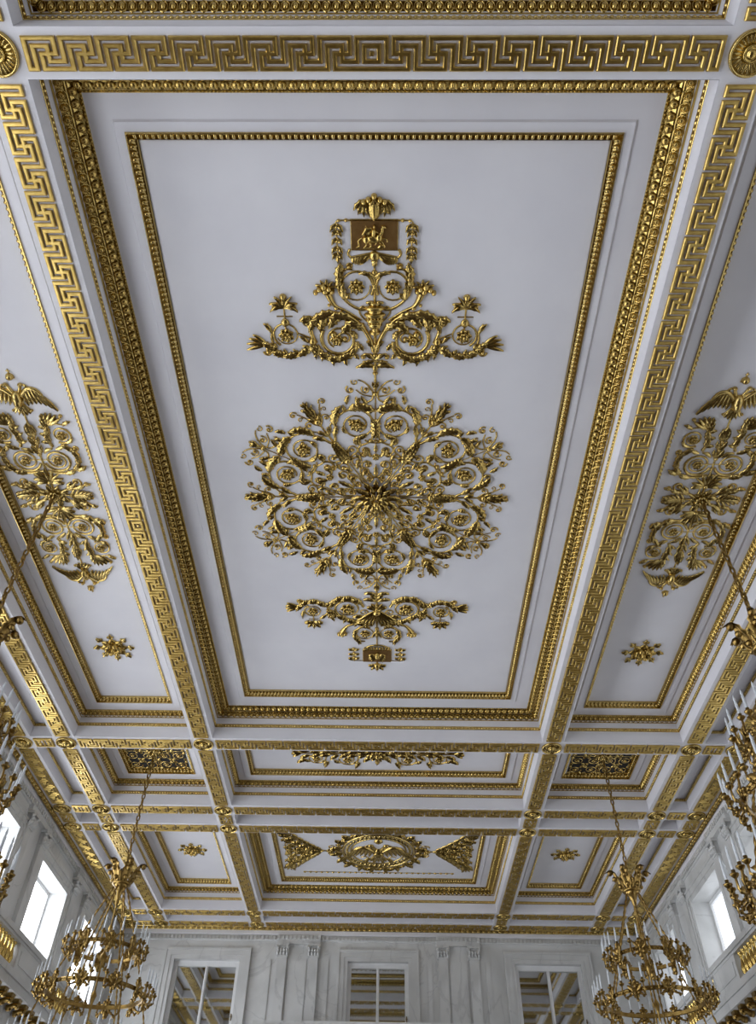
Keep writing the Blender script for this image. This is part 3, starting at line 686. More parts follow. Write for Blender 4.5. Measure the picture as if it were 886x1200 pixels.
# ------------------------------------------------------------------ side panels: eagle scrollwork
ZQ = ZS+.82
def eagle(r, y, d, sc=1.0, orb=True):
    """double headed eagle at local y, head pointing along d (+1/-1)"""
    Y = lambda v: y+d*v*sc
    X = lambda v: v*sc
    r.dome(0, Y(0), .10*sc, .17*sc, .12, 0, .02); r.dome(0, Y(-.06), .085*sc, .12*sc, .14, 0, .02)
    for k in range(5): r.leaf(0, Y(-.12), -d*pi/2+(k-2)*.32, .24*sc, .04*sc, 0, .05, 0)
    for s in (-1, 1):
        r.tube(cat([(X(s*.04), Y(.10)), (X(s*.09), Y(.20)), (X(s*.11), Y(.27))]), .042*sc, .03*sc)
        r.dome(X(s*.13), Y(.29), .048*sc, .036*sc, .07, 0, .01); r.leaf(X(s*.16), Y(.29), (0 if s > 0 else pi)-d*s*.3, .09*sc, .02, -s*d*.5, .04, 0)
        r.tube(cat([(X(s*.07), Y(.06)), (X(s*.22), Y(.20)), (X(s*.36), Y(.18)), (X(s*.44), Y(.06))]), .055*sc, .032*sc)
        for k in range(7):
            f = k/6; px, py = .12+.32*f, .12+.10*sin(pi*f)-.06*f
            r.leaf(X(s*px), Y(py), -d*pi/2+d*s*(.12+.40*f), (.26+.12*f)*sc, .036*sc, d*s*.15, .055, 0)
        r.tube([(X(s*.05), Y(-.12)), (X(s*.14), Y(-.24))], .025*sc, .018*sc); r.dome(X(s*.16), Y(-.26), .035*sc, .03*sc, .05)
    if orb:
        r.dome(0, Y(.45), .075*sc, .07*sc, .10); r.tube([(X(-.075), Y(.42)), (X(.075), Y(.42))], .018*sc); r.tube([(0, Y(.5)), (0, Y(.60))], .016*sc)
        r.tube([(X(-.035), Y(.56)), (X(.035), Y(.56))], .012*sc)
def side_relief(x, y, label):
    root = empty('ceiling_relief', (x, y, ZQ), label, 'ceiling relief', 'eagle scrollwork of the side panels')
    protos = []
    def q4(fn, name):
        r = Relief(); fn(r); o = r.build(name, GL, root)
        for sc in ((-1,1,1),(1,-1,1),(-1,-1,1)): dup(o, root, None, sc)
    def q2(fn, name):
        r = Relief(); fn(r); o = r.build(name, GL, root); dup(o, root, None, (1,-1,1))
    def arm(r):
        r.tube(cat([(.10, .06), (.26, .14), (.42, .20), (.56, .20), (.66, .27)]), .042, .028)
        r.spiral(.50, .33, .11, -pi/2, 1, 1.2, .028, .014, .25); r.dome(.50, .33, .04, .04, .06)
        r.leaf(.24, .13, .5, .32, .07, .4, .075, 3); r.leaf(.40, .19, -.1, .28, .06, .9, .06, 3); r.leaf(.62, .25, .5, .17, .045, -.6, .06, 2); r.leaf(.30, .16, 1.3, .22, .05, -.5, .06, 2); r.dome(.68, .29, .045, .045, .06)
    q4(arm, 'curled_arm')
    def scr(r):
        r.scroll(.30, .87, .27, radians(-165), 1, 1.9, .036, 6, 0, .06, .40)
        r.tube(cat([(.04, .62), (.10, .60), (.30, .56), (.52, .60), (.66, .76), (.70, .94), (.66, 1.10)]), .036, .026)
        for px, py, a, bd in ((.36, .56, .1, .6), (.54, .62, .7, .6), (.66, .76, 1.2, .5), (.70, .92, 1.6, .5), (.58, .66, .0, .8)): r.leaf(px, py, a, .26, .07, bd, .075, 3)
        r.leaf(.62, 1.08, 1.9, .24, .06, .8, .06, 3); r.spiral(.70, 1.16, .07, -pi/2, 1, 1.1, .024, .012, .25); r.dome(.70, 1.16, .035, .035, .05)
        r.leaf(.10, 1.04, 1.0, .24, .05, -1.0, .05, 2); r.leaf(.34, 1.14, .2, .26, .05, .8, .055, 3)
    q4(scr, 'rose_scroll')
    def scr2(r):
        r.scroll(.54, 1.47, .19, radians(-120), 1, 1.4, .030, 6, 0, .06, .55)
        r.tube(cat([(.30, 1.20), (.26, 1.36), (.30, 1.56), (.32, 1.74), (.26, 1.90)]), .040, .026)
        for px, py, a, bd in ((.27, 1.28, 1.7, -.4), (.28, 1.44, 1.5, -.4), (.30, 1.60, 1.5, .5)): r.leaf(px, py, a, .26, .075, bd, .075, 3); r.leaf(px, py, a+.9, .15, .045, .4, .05, 2)
        for k in range(5): r.leaf(.34, 1.70, .35+.36*k, .34-.02*k, .05, .35-.12*k, .065, 0)
        r.leaf(.62, 1.68, .9, .20, .05, -.8, .05, 3); r.dome(.68, 1.74, .035, .035, .05); r.leaf(.56, 1.28, .3, .22, .05, .8, .05, 2); r.dome(.64, 1.90, .04, .04, .06)
        r.tube(cat([(.34, 1.72), (.5, 1.72), (.62, 1.70)]), .022, .016)
    q4(scr2, 'fan_scroll')
    def palm(r):
        r.tube([(0, .10), (0, .36)], .03)
        for k in range(9): r.leaf(0, .32, pi/2+(k-4)*.33, .40-.03*abs(k-4), .034, (k-4)*.16, .065, 0)
        r.dome(0, .34, .06, .05, .08)
    q2(palm, 'palmette')
    def palmx(r):
        r.tube([(.10, 0), (.36, 0)], .03); r.leaf(.34, 0, 0, .42, .05, 0, .07, 0)
        for k in range(5):
            for s in (-1, 1): r.leaf(.33+.07*k, 0, s*(1.25-.13*k), .22-.015*k, .030, -s*.7, .06, 0)
        r.dome(.34, 0, .05, .06, .08)
    r = Relief(); palmx(r); o = r.build('palmette', GL, root); dup(o, root, None, (-1,1,1))
    def stem(r):
        r.tube([(0, .60), (0, 2.10)], .026, .02)
        for yy in (1.02, 1.22, 1.42):
            for s in (-1, 1): r.leaf(0, yy, pi/2-s*.6, .24, .05, s*.5, .06, 3)
            r.dome(0, yy, .045, .04, .06)
        r.leaf(0, 1.44, pi/2, .34, .085, 0, .10, 3); r.leaf(0, 1.5, pi/2-.5, .22, .06, .5, .08, 2); r.leaf(0, 1.5, pi/2+.5, .22, .06, -.5, .08, 2)
        r.tube([(-.2, .88), (.2, .88)], .014)
        for s in (-1, 1): r.leaf(0, 1.94, -s*.5+pi/2, .18, .04, s*.8, .05, 2)
    q2(stem, 'leaf_stem')
    r = Relief(); eagle(r, 2.28, 1, 1.0); o = r.build('double_eagle', GL, root); dup(o, root, None, (1,-1,1))
    r = Relief(); r.rosette(0, 0, .20, 8, .10, 2)
    for k in range(8): a = 2*pi*(k+.5)/8; r.leaf(.08*cos(a), .08*sin(a), a, .22, .05, .3, .08, 2)
    r.dome(0, 0, .08, .08, .16); r.build('boss', GL, root)
    return root
side_l = side_relief(-6.31, 9.98, 'gilded double-eagle scrollwork on the left long side panel')
side_r = dup(side_l, None, (6.31, 9.98, ZQ)); tag(side_r, 'gilded double-eagle scrollwork on the right long side panel')

# star rosettes
def star():
    root = empty('ceiling_rosette')
    r = Relief()
    for k in range(8):
        a = 2*pi*k/8
        r.tube([(0, 0), (.36*cos(a), .36*sin(a))], .014); r.leaf(.27*cos(a), .27*sin(a), a, .16, .05, 0, .05, 2)
        for s in (-1, 1): r.leaf(.30*cos(a), .30*sin(a), a+s*1.0, .09, .028, -s*.5, .04, 0)
    r.build('spikes', GL, root)
    r = Relief(); r.rosette(0, 0, .28, 8, .10, 2); r.rosette(0, 0, .15, 6, .16, 1)
    for k in range(6): a = 2*pi*k/6; r.dome(.13*cos(a), .13*sin(a), .06, .06, .10, 0, .05)
    r.dome(0, 0, .07, .07, .18); r.build('flower', GD, root)
    return root
ros0 = star()
for n, (x, y, lab) in enumerate(((-6.31, 14.86, 'gilded star rosette below the left double-eagle scrollwork, nearer the end wall'), (6.31, 14.86, 'gilded star rosette below the right double-eagle scrollwork, nearer the end wall'),
        (-6.31, 5.08, 'gilded star rosette cut by the left edge of the photo'), (6.31, 5.08, 'gilded star rosette cut by the right edge of the photo'),
        (-6.29, 26.0, 'small gilded star rosette alone in the left far coffer'), (6.29, 26.0, 'small gilded star rosette alone in the right far coffer'))):
    o = ros0 if n == 0 else dup(ros0)
    o.location = (x, y, ZQ); o.scale = (1.15, 1.15, 1.1); tag(o, lab, 'rosette', 'star rosettes on the side panels')

# openwork grilles
def grille():
    root = empty('ceiling_grille')
    b = MB(); b.box(-.90, .90, -1.0, 1.0, -.012, -.002); b.build('dark_hole_plate', M['dark'], root)  # flat plate, no real opening; its colour paints the hole's darkness
    b = MB()
    for x0, x1, y0, y1 in ((-.94,.94,-1.04,-.98),(-.94,.94,.98,1.04),(-.94,-.88,-.98,.98),(.88,.94,-.98,.98)): b.box(x0, x1, y0, y1, -.035, 0)
    b.build('border', M['paint'], root)
    r = Relief()
    for i in range(4):
        for j in range(4):
            x, y = -.66+.44*i, -.735+.49*j; d = 1 if (i+j) % 2 else -1
            r.spiral(x, y, .19, (i*1.3+j*2.1), d, 1.6, .026, .014, .25); r.dome(x, y, .05, .05, .05, 0, .01)
            for k in range(4): r.leaf(x+.17*cos(k*pi/2+.78), y+.19*sin(k*pi/2+.78), k*pi/2+.78, .15, .05, d*.6, .045, 2, .012)
    for s_ in (-1, 1): r.tube([(-.88, -.98*s_), (.88, .98*s_)], .014, .014, 1, .01)
    r.tube([(-.88, 0), (.88, 0)], .014, .014, 1, .01); r.tube([(0, -.98), (0, .98)], .014, .014, 1, .01)
    r.build('scroll_lattice', GL, root)
    r = Relief(); r.rosette(0, 0, .26, 8, .10, 2); r.dome(0, 0, .07, .07, .14); r.build('boss', GL, root)
    return root
g0 = grille(); g0.location = (-6.31, 19.63, ZQ); tag(g0, 'square openwork grille of gilded scrolls over the left far chandelier', 'grille', 'openwork ceiling grilles')
g1 = dup(g0, None, (6.31, 19.63, ZQ)); tag(g1, 'square openwork grille of gilded scrolls over the right far chandelier')

# row of scroll roses in the shallow central coffer
bc = empty('ceiling_relief', (0, 19.63, ZQ), 'gilded strip of four scroll roses in the shallow central coffer', 'ceiling relief')
def bc_q(r):
    r.scroll(.86, .34, .30, radians(180), -1, 1.4, .034, 6, 2, .07, .48); r.scroll(1.74, .30, .27, radians(180), -1, 1.4, .030, 6, 2, .06, .48)
    r.tube(cat([(.20, .04), (.46, .10), (.56, .30)]), .034); r.tube(cat([(1.12, .10), (1.36, .06), (1.47, .26)]), .03)
    for x, y, a in ((.30, .06, .3), (.56, .12, -.2), (.80, .06, .2), (1.10, .12, .4), (1.34, .10, -.2), (1.60, .05, .2), (1.92, .12, .2), (.50, .50, .9), (1.40, .46, 1.0), (2.02, .36, .2)): r.leaf(x, y, a, .30, .075, .3, .07, 3)
bc_o = Relief(); bc_q(bc_o); o = bc_o.build('rose_scroll', GD, bc)
for sc in ((-1,1,1),(1,-1,1),(-1,-1,1)): dup(o, bc, None, sc)
def bc_c(r):
    r.tube([(-2.3, 0), (2.3, 0)], .03); r.rosette(0, 0, .36, 9, .12, 2)
    for k in range(8): a = 2*pi*k/8; r.leaf(.25*cos(a), .25*sin(a), a, .32, .09, .2, .07, 3)
    for s in (-1, 1):
        for k in range(3): r.leaf(s*2.15, 0, (0 if s > 0 else pi)+(k-1)*.5, .28, .06, 0, .06, 2)
single(bc_c, 'flower_stem', bc, GD)

# wreath with eagle and corner sprays in the far central coffer
de = empty('ceiling_relief', (0, 26.0, ZP), 'gilded eagle inside an oval wreath with leafy sprays in the far central coffer', 'ceiling relief')
def d_wreath(r):
    pts = [(1.20*cos(2*pi*k/48), 1.24*sin(2*pi*k/48)) for k in range(49)]; r.tube(pts, .06)
    pts = [(.93*cos(2*pi*k/48), .97*sin(2*pi*k/48)) for k in range(49)]; r.tube(pts, .04)
    for k in range(40): a = 2*pi*k/40; r.leaf(1.06*cos(a), 1.10*sin(a), a+pi/2, .17, .055, 0, .06, 0)
single(d_wreath, 'wreath_ring', de, GL)
def d_eagle(r):
    eagle(r, .12, -1, 1.95); r.dome(0, .12, .19, .22, .06, 0, .12)
    for s in (-1, 1): r.tube(cat([(s*.3, .62), (s*.45, .42), (s*.6, .5)]), .03, .02); r.leaf(s*.3, .55, pi/2-s*.7, .42, .09, s*.6, .06, 4); r.leaf(s*.12, .62, pi/2-s*.3, .3, .07, s*.6, .06, 3)
single(d_eagle, 'double_eagle', de, GD)
def d_rays(r):
    for k in range(20):
        a = 2*pi*(k+.5)/20; c = 1 if k % 2 else -1
        r.leaf(1.25*cos(a), 1.29*sin(a), a, .40, .10, .3*c, .08, 4); r.leaf(1.25*cos(a), 1.29*sin(a), a+.5*c, .32, .08, .9*c, .07, 3); r.leaf(1.25*cos(a), 1.29*sin(a), a-.6*c, .26, .07, -.9*c, .06, 3)
        a += pi/20; r.spiral(1.42*cos(a), 1.46*sin(a), .075, a, c, 1.2, .022, .012, .25); r.dome(1.42*cos(a), 1.46*sin(a), .03, .03, .05)
    for s in (-1, 1):
        r.spiral(s*1.55, .30, .16, 0, s, 1.3, .03, .015, .25); r.spiral(s*1.55, -.30, .16, 0, -s, 1.3, .03, .015, .25)
        r.tube([(s*1.24, 0), (s*1.9, 0)], .035); r.rosette(s*1.62, 0, .14, 6, .08)
single(d_rays, 'leaf_rays', de, GD)
def d_corner(r):
    r.tube(cat([(1.85, 0), (2.1, .16), (2.4, .45), (2.7, .8), (3.0, 1.2)]), .045, .03)
    for x, y, a in ((1.95, .06, .2), (2.12, .2, .4), (2.32, .4, .5), (2.52, .62, .6), (2.72, .86, .7), (2.92, 1.1, .8)):
        r.leaf(x, y, a-.7, .38, .11, .6, .08, 4); r.leaf(x, y, a+.8, .40, .10, -.4, .07, 4)
    r.scroll(2.55, .22, .22, pi, 1, 1.3, .03, 6, 2, .06, .5); r.scroll(2.95, .42, .20, -pi/2, 1, 1.3, .03, 6, 2, .06, .5); r.scroll(3.0, .86, .17, -pi/2, 1, 1.3, .028, 5, 1, .05, .5)
    for k in range(4): r.leaf(3.0, 1.2, .4+.45*k, .34, .06, .2, .06, 3)
    for x, y, q in ((2.75, .04, .15), (3.02, .10, .13), (2.36, .16, .12), (2.72, .56, .13)): r.rosette(x, y, q, 6, .08)
    for x, y, a in ((2.2, .04, .1), (2.5, .06, .3), (2.8, .25, .8), (3.05, .60, 1.3), (2.9, .62, .5), (3.08, 1.0, 1.6)): r.leaf(x, y, a, .30, .09, .4, .07, 4)
r = Relief(); d_corner(r); o = r.build('corner_spray', GD, de)
for sc in ((-1,1,1),(1,-1,1),(-1,-1,1)): dup(o, de, None, sc)
def d_garl(r):
    r.tube([(-2.6, 1.74), (2.6, 1.74)], .018)
    for k in range(27): r.dome(-2.6+.2*k, 1.74, .06, .03, .05)
r = Relief(); d_garl(r); o = r.build('bead_garland', GD, de); dup(o, de, None, (1,-1,1))

# ------------------------------------------------------------------ walls
Z_SILL, Z_HEAD = 7.9, 10.9
winY = [23.65+4.57*k for k in range(-7, 2)]
def wall_sheet(b, P, u0, u1, z0, z1, holes, depth):
    us = sorted({u0, u1, *[h[0] for h in holes], *[h[1] for h in holes]}); zs = sorted({z0, z1, *[h[2] for h in holes], *[h[3] for h in holes]})
    for ua, ub in zip(us[:-1], us[1:]):
        for za, zb in zip(zs[:-1], zs[1:]):
            um, zm = (ua+ub)/2, (za+zb)/2
            if any(h[0] < um < h[1] and h[2] < zm < h[3] for h in holes): continue
            b.quad(P(ua, 0, za), P(ub, 0, za), P(ub, 0, zb), P(ua, 0, zb))
            b.quad(P(ua, depth, za), P(ub, depth, za), P(ub, depth, zb), P(ua, depth, zb))
    for a, c, d, e in holes:
        b.quad(P(a,0,d), P(a,depth,d), P(a,depth,e), P(a,0,e)); b.quad(P(c,0,d), P(c,depth,d), P(c,depth,e), P(c,0,e))
        b.quad(P(a,0,e), P(c,0,e), P(c,depth,e), P(a,depth,e)); b.quad(P(a,0,d), P(c,0,d), P(c,depth,d), P(a,depth,d))
ZW = ZS+.95
for s, nm in ((-1, 'left'), (1, 'right')):
    P = lambda u, d, z, s=s: (s*(WX+d), u, z)
    holes = [(y-1.24, y+1.24, Z_SILL, Z_HEAD) for y in winY] + [(y-1.3, y+1.3, .9, 5.4) for y in winY]
    b = MB(); wall_sheet(b, P, YB, WY+.6, 0, ZW, holes, .70)
    tag(b.build(f'wall_{nm}', M['marble']), f'grey veined marble wall with tall bright windows on the {nm}', 'wall', None, 'structure')
    for n, y in enumerate(winY):
        for z0, z1, lev in ((Z_SILL, Z_HEAD, 'u'), (.9, 5.4, 'l')):
            hw = 1.24 if lev == 'u' else 1.3
            near = 4 <= n
            root = empty(f'window_{(n+1)+(0 if s < 0 else 20)+(0 if lev == "u" else 40)}', (s*WX, y, z0), None, None, None, 'structure')
            if lev == 'u': tag(root, f'bright daylit window in a marble frame on the {nm} wall, bay {n+1} from the rear', 'window')
            else: tag(root, f'tall lower window under the gallery on the {nm} wall, bay {n+1} from the rear', 'window')
            L = lambda X, YY, Z: (X-s*WX, YY-y, Z-z0)
            b = MB(); x = s*(WX+.58)
            b.quad(L(x, y-hw, z0), L(x, y+hw, z0), L(x, y+hw, z1), L(x, y-hw, z1)); b.build('pane', M[('pane_' if lev == 'u' else 'pane_low_')+nm], root)
            b = MB(); xa, xb = sorted((s*(WX+.50)-s*WX, s*(WX+.61)-s*WX))
            for ya, yb, za, zb in ((-hw,-hw+.10,0,z1-z0),(hw-.10,hw,0,z1-z0),(-hw+.10,hw-.10,z1-z0-.10,z1-z0),(-hw+.10,hw-.10,0,.10)): b.box(xa, xb, ya, yb, za, zb)
            b.build('casement', M['paint'], root)
            if lev == 'u':
                b = MB()
                for i, (o1, o2, dp) in enumerate(((.0,.14,.05),(.14,.30,.075),(.30,.36,.10))):
                    xa, xb = sorted((-s*dp, 0))
                    b.box(xa, xb, -hw-o2, -hw-o1, 0, z1-z0+o2); b.box(xa, xb, hw+o1, hw+o2, 0, z1-z0+o2); b.box(xa, xb, -hw-o1, hw+o1, z1-z0+o1, z1-z0+o2)
                b.build('surround', M['marble'], root)
# end wall with mirrored windows
endw = [(-6.24, 1.20), (0.0, 1.10), (6.17, 1.20)]
P = lambda u, d, z: (u, WY+d, z)
b = MB(); wall_sheet(b, P, -WX-.6, WX+.6, 0, ZW, [(x-h, x+h, 8.2, 10.97) for x, h in endw], .45)
tag(b.build('wall_end', M['marble']), 'grey marble end wall with three mirrored windows and paired pilasters', 'wall', None, 'structure')
b = MB(); b.box(-WX-.6, WX+.6, YB-.5, YB, 0, ZW); tag(b.build('wall_rear', M['marble']), 'marble wall behind the camera', 'wall', None, 'structure')
b = MB(); b.box(-WX-.6, WX+.6, YB, WY, -.2, 0); tag(b.build('floor', M['floor']), 'patterned wooden parquet floor of the hall', 'floor', None, 'structure')
for n, (x, h) in enumerate(endw):
    side = ('left', 'middle', 'right')[n]
    root = empty(f'window_{81+n}', (x, WY, 8.2), f'mirror-glazed window reflecting the ceiling, {side} one on the end wall', 'window', 'mirrored windows of the end wall', 'structure')
    b = MB(); b.quad((-h, .24, 0), (h, .24, 0), (h, .24, 2.77), (-h, .24, 2.77)); b.build('mirror_pane', M['mirror'], root)
    b = MB()
    for xa, xb, za, zb in ((-h,-h+.13,0,2.77),(h-.13,h,0,2.77),(-h+.13,h-.13,2.60,2.77),(-.05,.05,0,2.60)): b.box(xa, xb, .15, .27, za, zb)
    b.box(-.02, .02, .12, .15, 0, 2.60)
    b.build('casement', M['paint'], root)
    b = MB()
    for o1, o2, dp in ((.0,.13,.05),(.13,.30,.08),(.30,.38,.11)):
        b.box(-h-o2, -h-o1, -dp, 0, 0, 2.77+o2); b.box(h+o1, h+o2, -dp, 0, 0, 2.77+o2); b.box(-h-o1, h+o1, -dp, 0, 2.77+o1, 2.77+o2)
    b.build('surround', M['marble'], root)
    b = MB(); b.lathe([(.0,0),(.03,.0),(.035,.03),(.02,.05),(0,.055)], (h-.08, .12, 1.0), 8); b.lathe([(.02,-.10),(.02,.10)], (h-.08, .12, 1.0), 6); b.build('window_latch', M['iron'], root)

# entablature round the hall: gilded bead cornice, dentils, architrave
def strip(b, s, prof, u0, u1, axis):
    """sweep a profile (distance from the wall plane inwards, z) along a wall"""
    if axis == 'x': rows = [[(s*(WX-d), u, z) for u in (u0, u1)] for d, z in prof]
    else: rows = [[(u, WY-d, z) for u in (u0, u1)] for d, z in prof]
    b.grid(rows, False)
PR = [(.0, 11.61), (.04, 11.62), (.05, 11.64), (.05, 11.79), (.075, 11.80)]
PW = [(.07, 11.80), (.09, 11.81), (.10, 11.83), (.10, 11.97), (.0, 11.97)]
for n, (s, ax, u0, u1, nm) in enumerate(((-1, 'x', YB, WY, 'left'), (1, 'x', YB, WY, 'right'), (1, 'y', -WX, WX, 'end'))):
    b = MB(); strip(b, s, PR, u0, u1, ax)
    L = u1-u0; m = int(L/.14)
    for k in range(m):
        u = u0+(k+.5)*L/m
        if ax == 'x':
            if u < 8: continue
            xa, xb = sorted((s*(WX-.06), s*(WX-.10))); b.box(xa, xb, u-.045, u+.045, 11.655, 11.775)
        else: b.box(u-.045, u+.045, WY-.10, WY-.06, 11.655, 11.775)
    tag(b.build(f'trim_{n+1}', M['marble']), f'grey marble dentil course under the gilded cornice on the {nm} wall', 'cornice', None, 'structure')
    b = MB(); strip(b, s, PW, u0, u1, ax)
    tag(b.build(f'trim_{n+91}', M['plaster']), f'white plaster band between the dentils and the gilded cornice, {nm} wall', 'cornice', None, 'structure')
    # gilded cornice: from the beam edge (9.46) down to the marble band
    b = MB(); root = None
    if ax == 'x':
        e = 9.46; pr = [(e, 12.0), (e-.008, 11.99), (e, 11.975), (e+.02, 11.972), (e+.065, 11.93), (e+.075, 11.905), (e+.085, 11.93), (e+.13, 11.975)]
        b.grid([[(s*x, u, z) for u in (u0 if u0 > 0 else -3, u1-.25)] for x, z in pr], False)
        for k in range(int((u1-4)/.2)):
            u = 4+(k+.5)*.2
            if u > u1-.3: break
            t, w, nn = (0,1,0), (s*.64,0,-.77), (-s*.77,0,-.64)
            dome_on(b, (s*(e+.035), u, 11.955), t, w, nn, .068, .046, .09)
    else:
        e = 30.69; pr = [(e, 12.0), (e-.008, 11.99), (e, 11.975), (e+.02, 11.972), (e+.065, 11.93), (e+.075, 11.905), (e+.085, 11.93), (e+.20, 11.975)]
        b.grid([[(u, y, z) for u in (-9.43, 9.43)] for y, z in pr], False)
        for k in range(94):
            u = -9.4+.2*k+.1; t, w, nn = (1,0,0), (0,.64,-.77), (0,-.77,-.64)
            dome_on(b, (u, e+.035, 11.955), t, w, nn, .068, .046, .09)
    tag(b.build('gilded_cornice', GL), f'gilded egg cornice running along the top of the {nm} wall', 'cornice', 'gilded cornices along the walls', 'thing')

# pilasters
def pilaster():
    root = empty('pilaster'); b = MB()
    b.box(-.17, .17, -.11, 0, 0, 3.12); b.box(-.20, .20, -.13, 0, 0, .25); b.build('shaft', M['marble'], root)
    b = MB(); b.box(-.20, .20, -.14, 0, 3.10, 3.15); b.box(-.23, .23, -.19, 0, 3.46, 3.54)
    b.box(-.17, .17, -.12, 0, 3.15, 3.47)
    for x in (-.17, -.06, .06, .17):
        for z, l in ((3.16, .12), (3.26, .13)):
            dome_on(b, (x*(1 if z < 3.2 else .9), -.13, z+.06), (1,0,0), (0,0,1), (0,-1,0), .055, .08, .10, 3, 7)
    for x in (-.19, .19):
        b.pipe([(x+.05*cos(a), -.18, 3.41+.05*sin(a)) for a in [k*pi/4 for k in range(8)]], .028, 5); dome_on(b, (x, -.17, 3.41), (1,0,0), (0,0,1), (0,-1,0), .05, .05, .07, 2, 6)
    b.build('capital', M['marble'], root)
    return root
pz = 11.50-3.54
pp = None
def add_pil(loc, rot, label):
    global pp
    if pp is None: o = pp = pilaster()
    else: o = dup(pp)
    o.location = loc; o.rotation_euler = (0, 0, rot); tag(o, label, 'pilaster', 'paired marble pilasters between the upper windows')
for x, lab in ((-3.50, 'outer pilaster left of the middle mirrored window'), (-2.36, 'inner pilaster left of the middle mirrored window'), (2.36, 'inner pilaster right of the middle mirrored window'), (3.50, 'outer pilaster right of the middle mirrored window')):
    add_pil((x, WY, pz), 0, 'slender marble '+lab)
bays = [k for k in range(3, 9)]
ordn = {3: 'sixth', 4: 'fifth', 5: 'fourth', 6: 'third', 7: 'second', 8: 'first'}
for s, nm in ((-1, 'left'), (1, 'right')):
    for n in bays:
        for d, w in ((-.60, 'nearer'), (.60, 'farther')):
            y = winY[n]-2.285+d
            add_pil((s*WX, y, pz), pi/2 if s < 0 else -pi/2, f'marble pilaster on the {nm} wall, {w} of the {ordn[n]} pair from the end wall')
# projecting architrave blocks above each pair
n = 4
for s in (-1, 1):
    for k in bays:
        y = winY[k]-2.285; b = MB(); xa, xb = sorted((s*(WX-.13), s*(WX+.02))); b.box(xa, xb, y-.86, y+.86, 11.50, 11.80)
        xa, xb = sorted((s*(WX-.17), s*(WX-.13)))
        for q in range(12): b.box(xa, xb, y-.80+.1455*q-.045, y-.80+.1455*q+.045, 11.655, 11.775)
        tag(b.build(f'trim_{n}', M['marble']), f'marble block with dentils above the {ordn[k]} pilaster pair from the end wall, {"left" if s < 0 else "right"} wall', 'cornice', None, 'structure'); n += 1
for x, w in ((-2.93, 'left'), (2.93, 'right')):
    b = MB(); b.box(x-.80, x+.80, WY-.13, WY, 11.50, 11.80)
    for q in range(11): b.box(x-.75+.15*q-.045, x-.75+.15*q+.045, WY-.17, WY-.13, 11.655, 11.775)
    tag(b.build(f'trim_{n}', M['marble']), f'marble block with dentils above the {w} pilaster pair of the end wall', 'cornice', None, 'structure'); n += 1
    for xx, ww in ((x-1.05, .10), (x+1.05, .10), (x, .40)):
        b = MB(); b.box(xx-ww/2*1.6, xx+ww/2*1.6, WY-.035, WY, 8.2, 11.0); tag(b.build(f'trim_{n}', M['marble']), f'flat raised marble panel strip near x {xx:.1f} on the end wall'.replace(f' near x {xx:.1f}', {True: ' beside the pilasters', False: ' between the two pilasters'}[abs(xx-x) > .1]), 'wall panel', None, 'structure'); n += 1

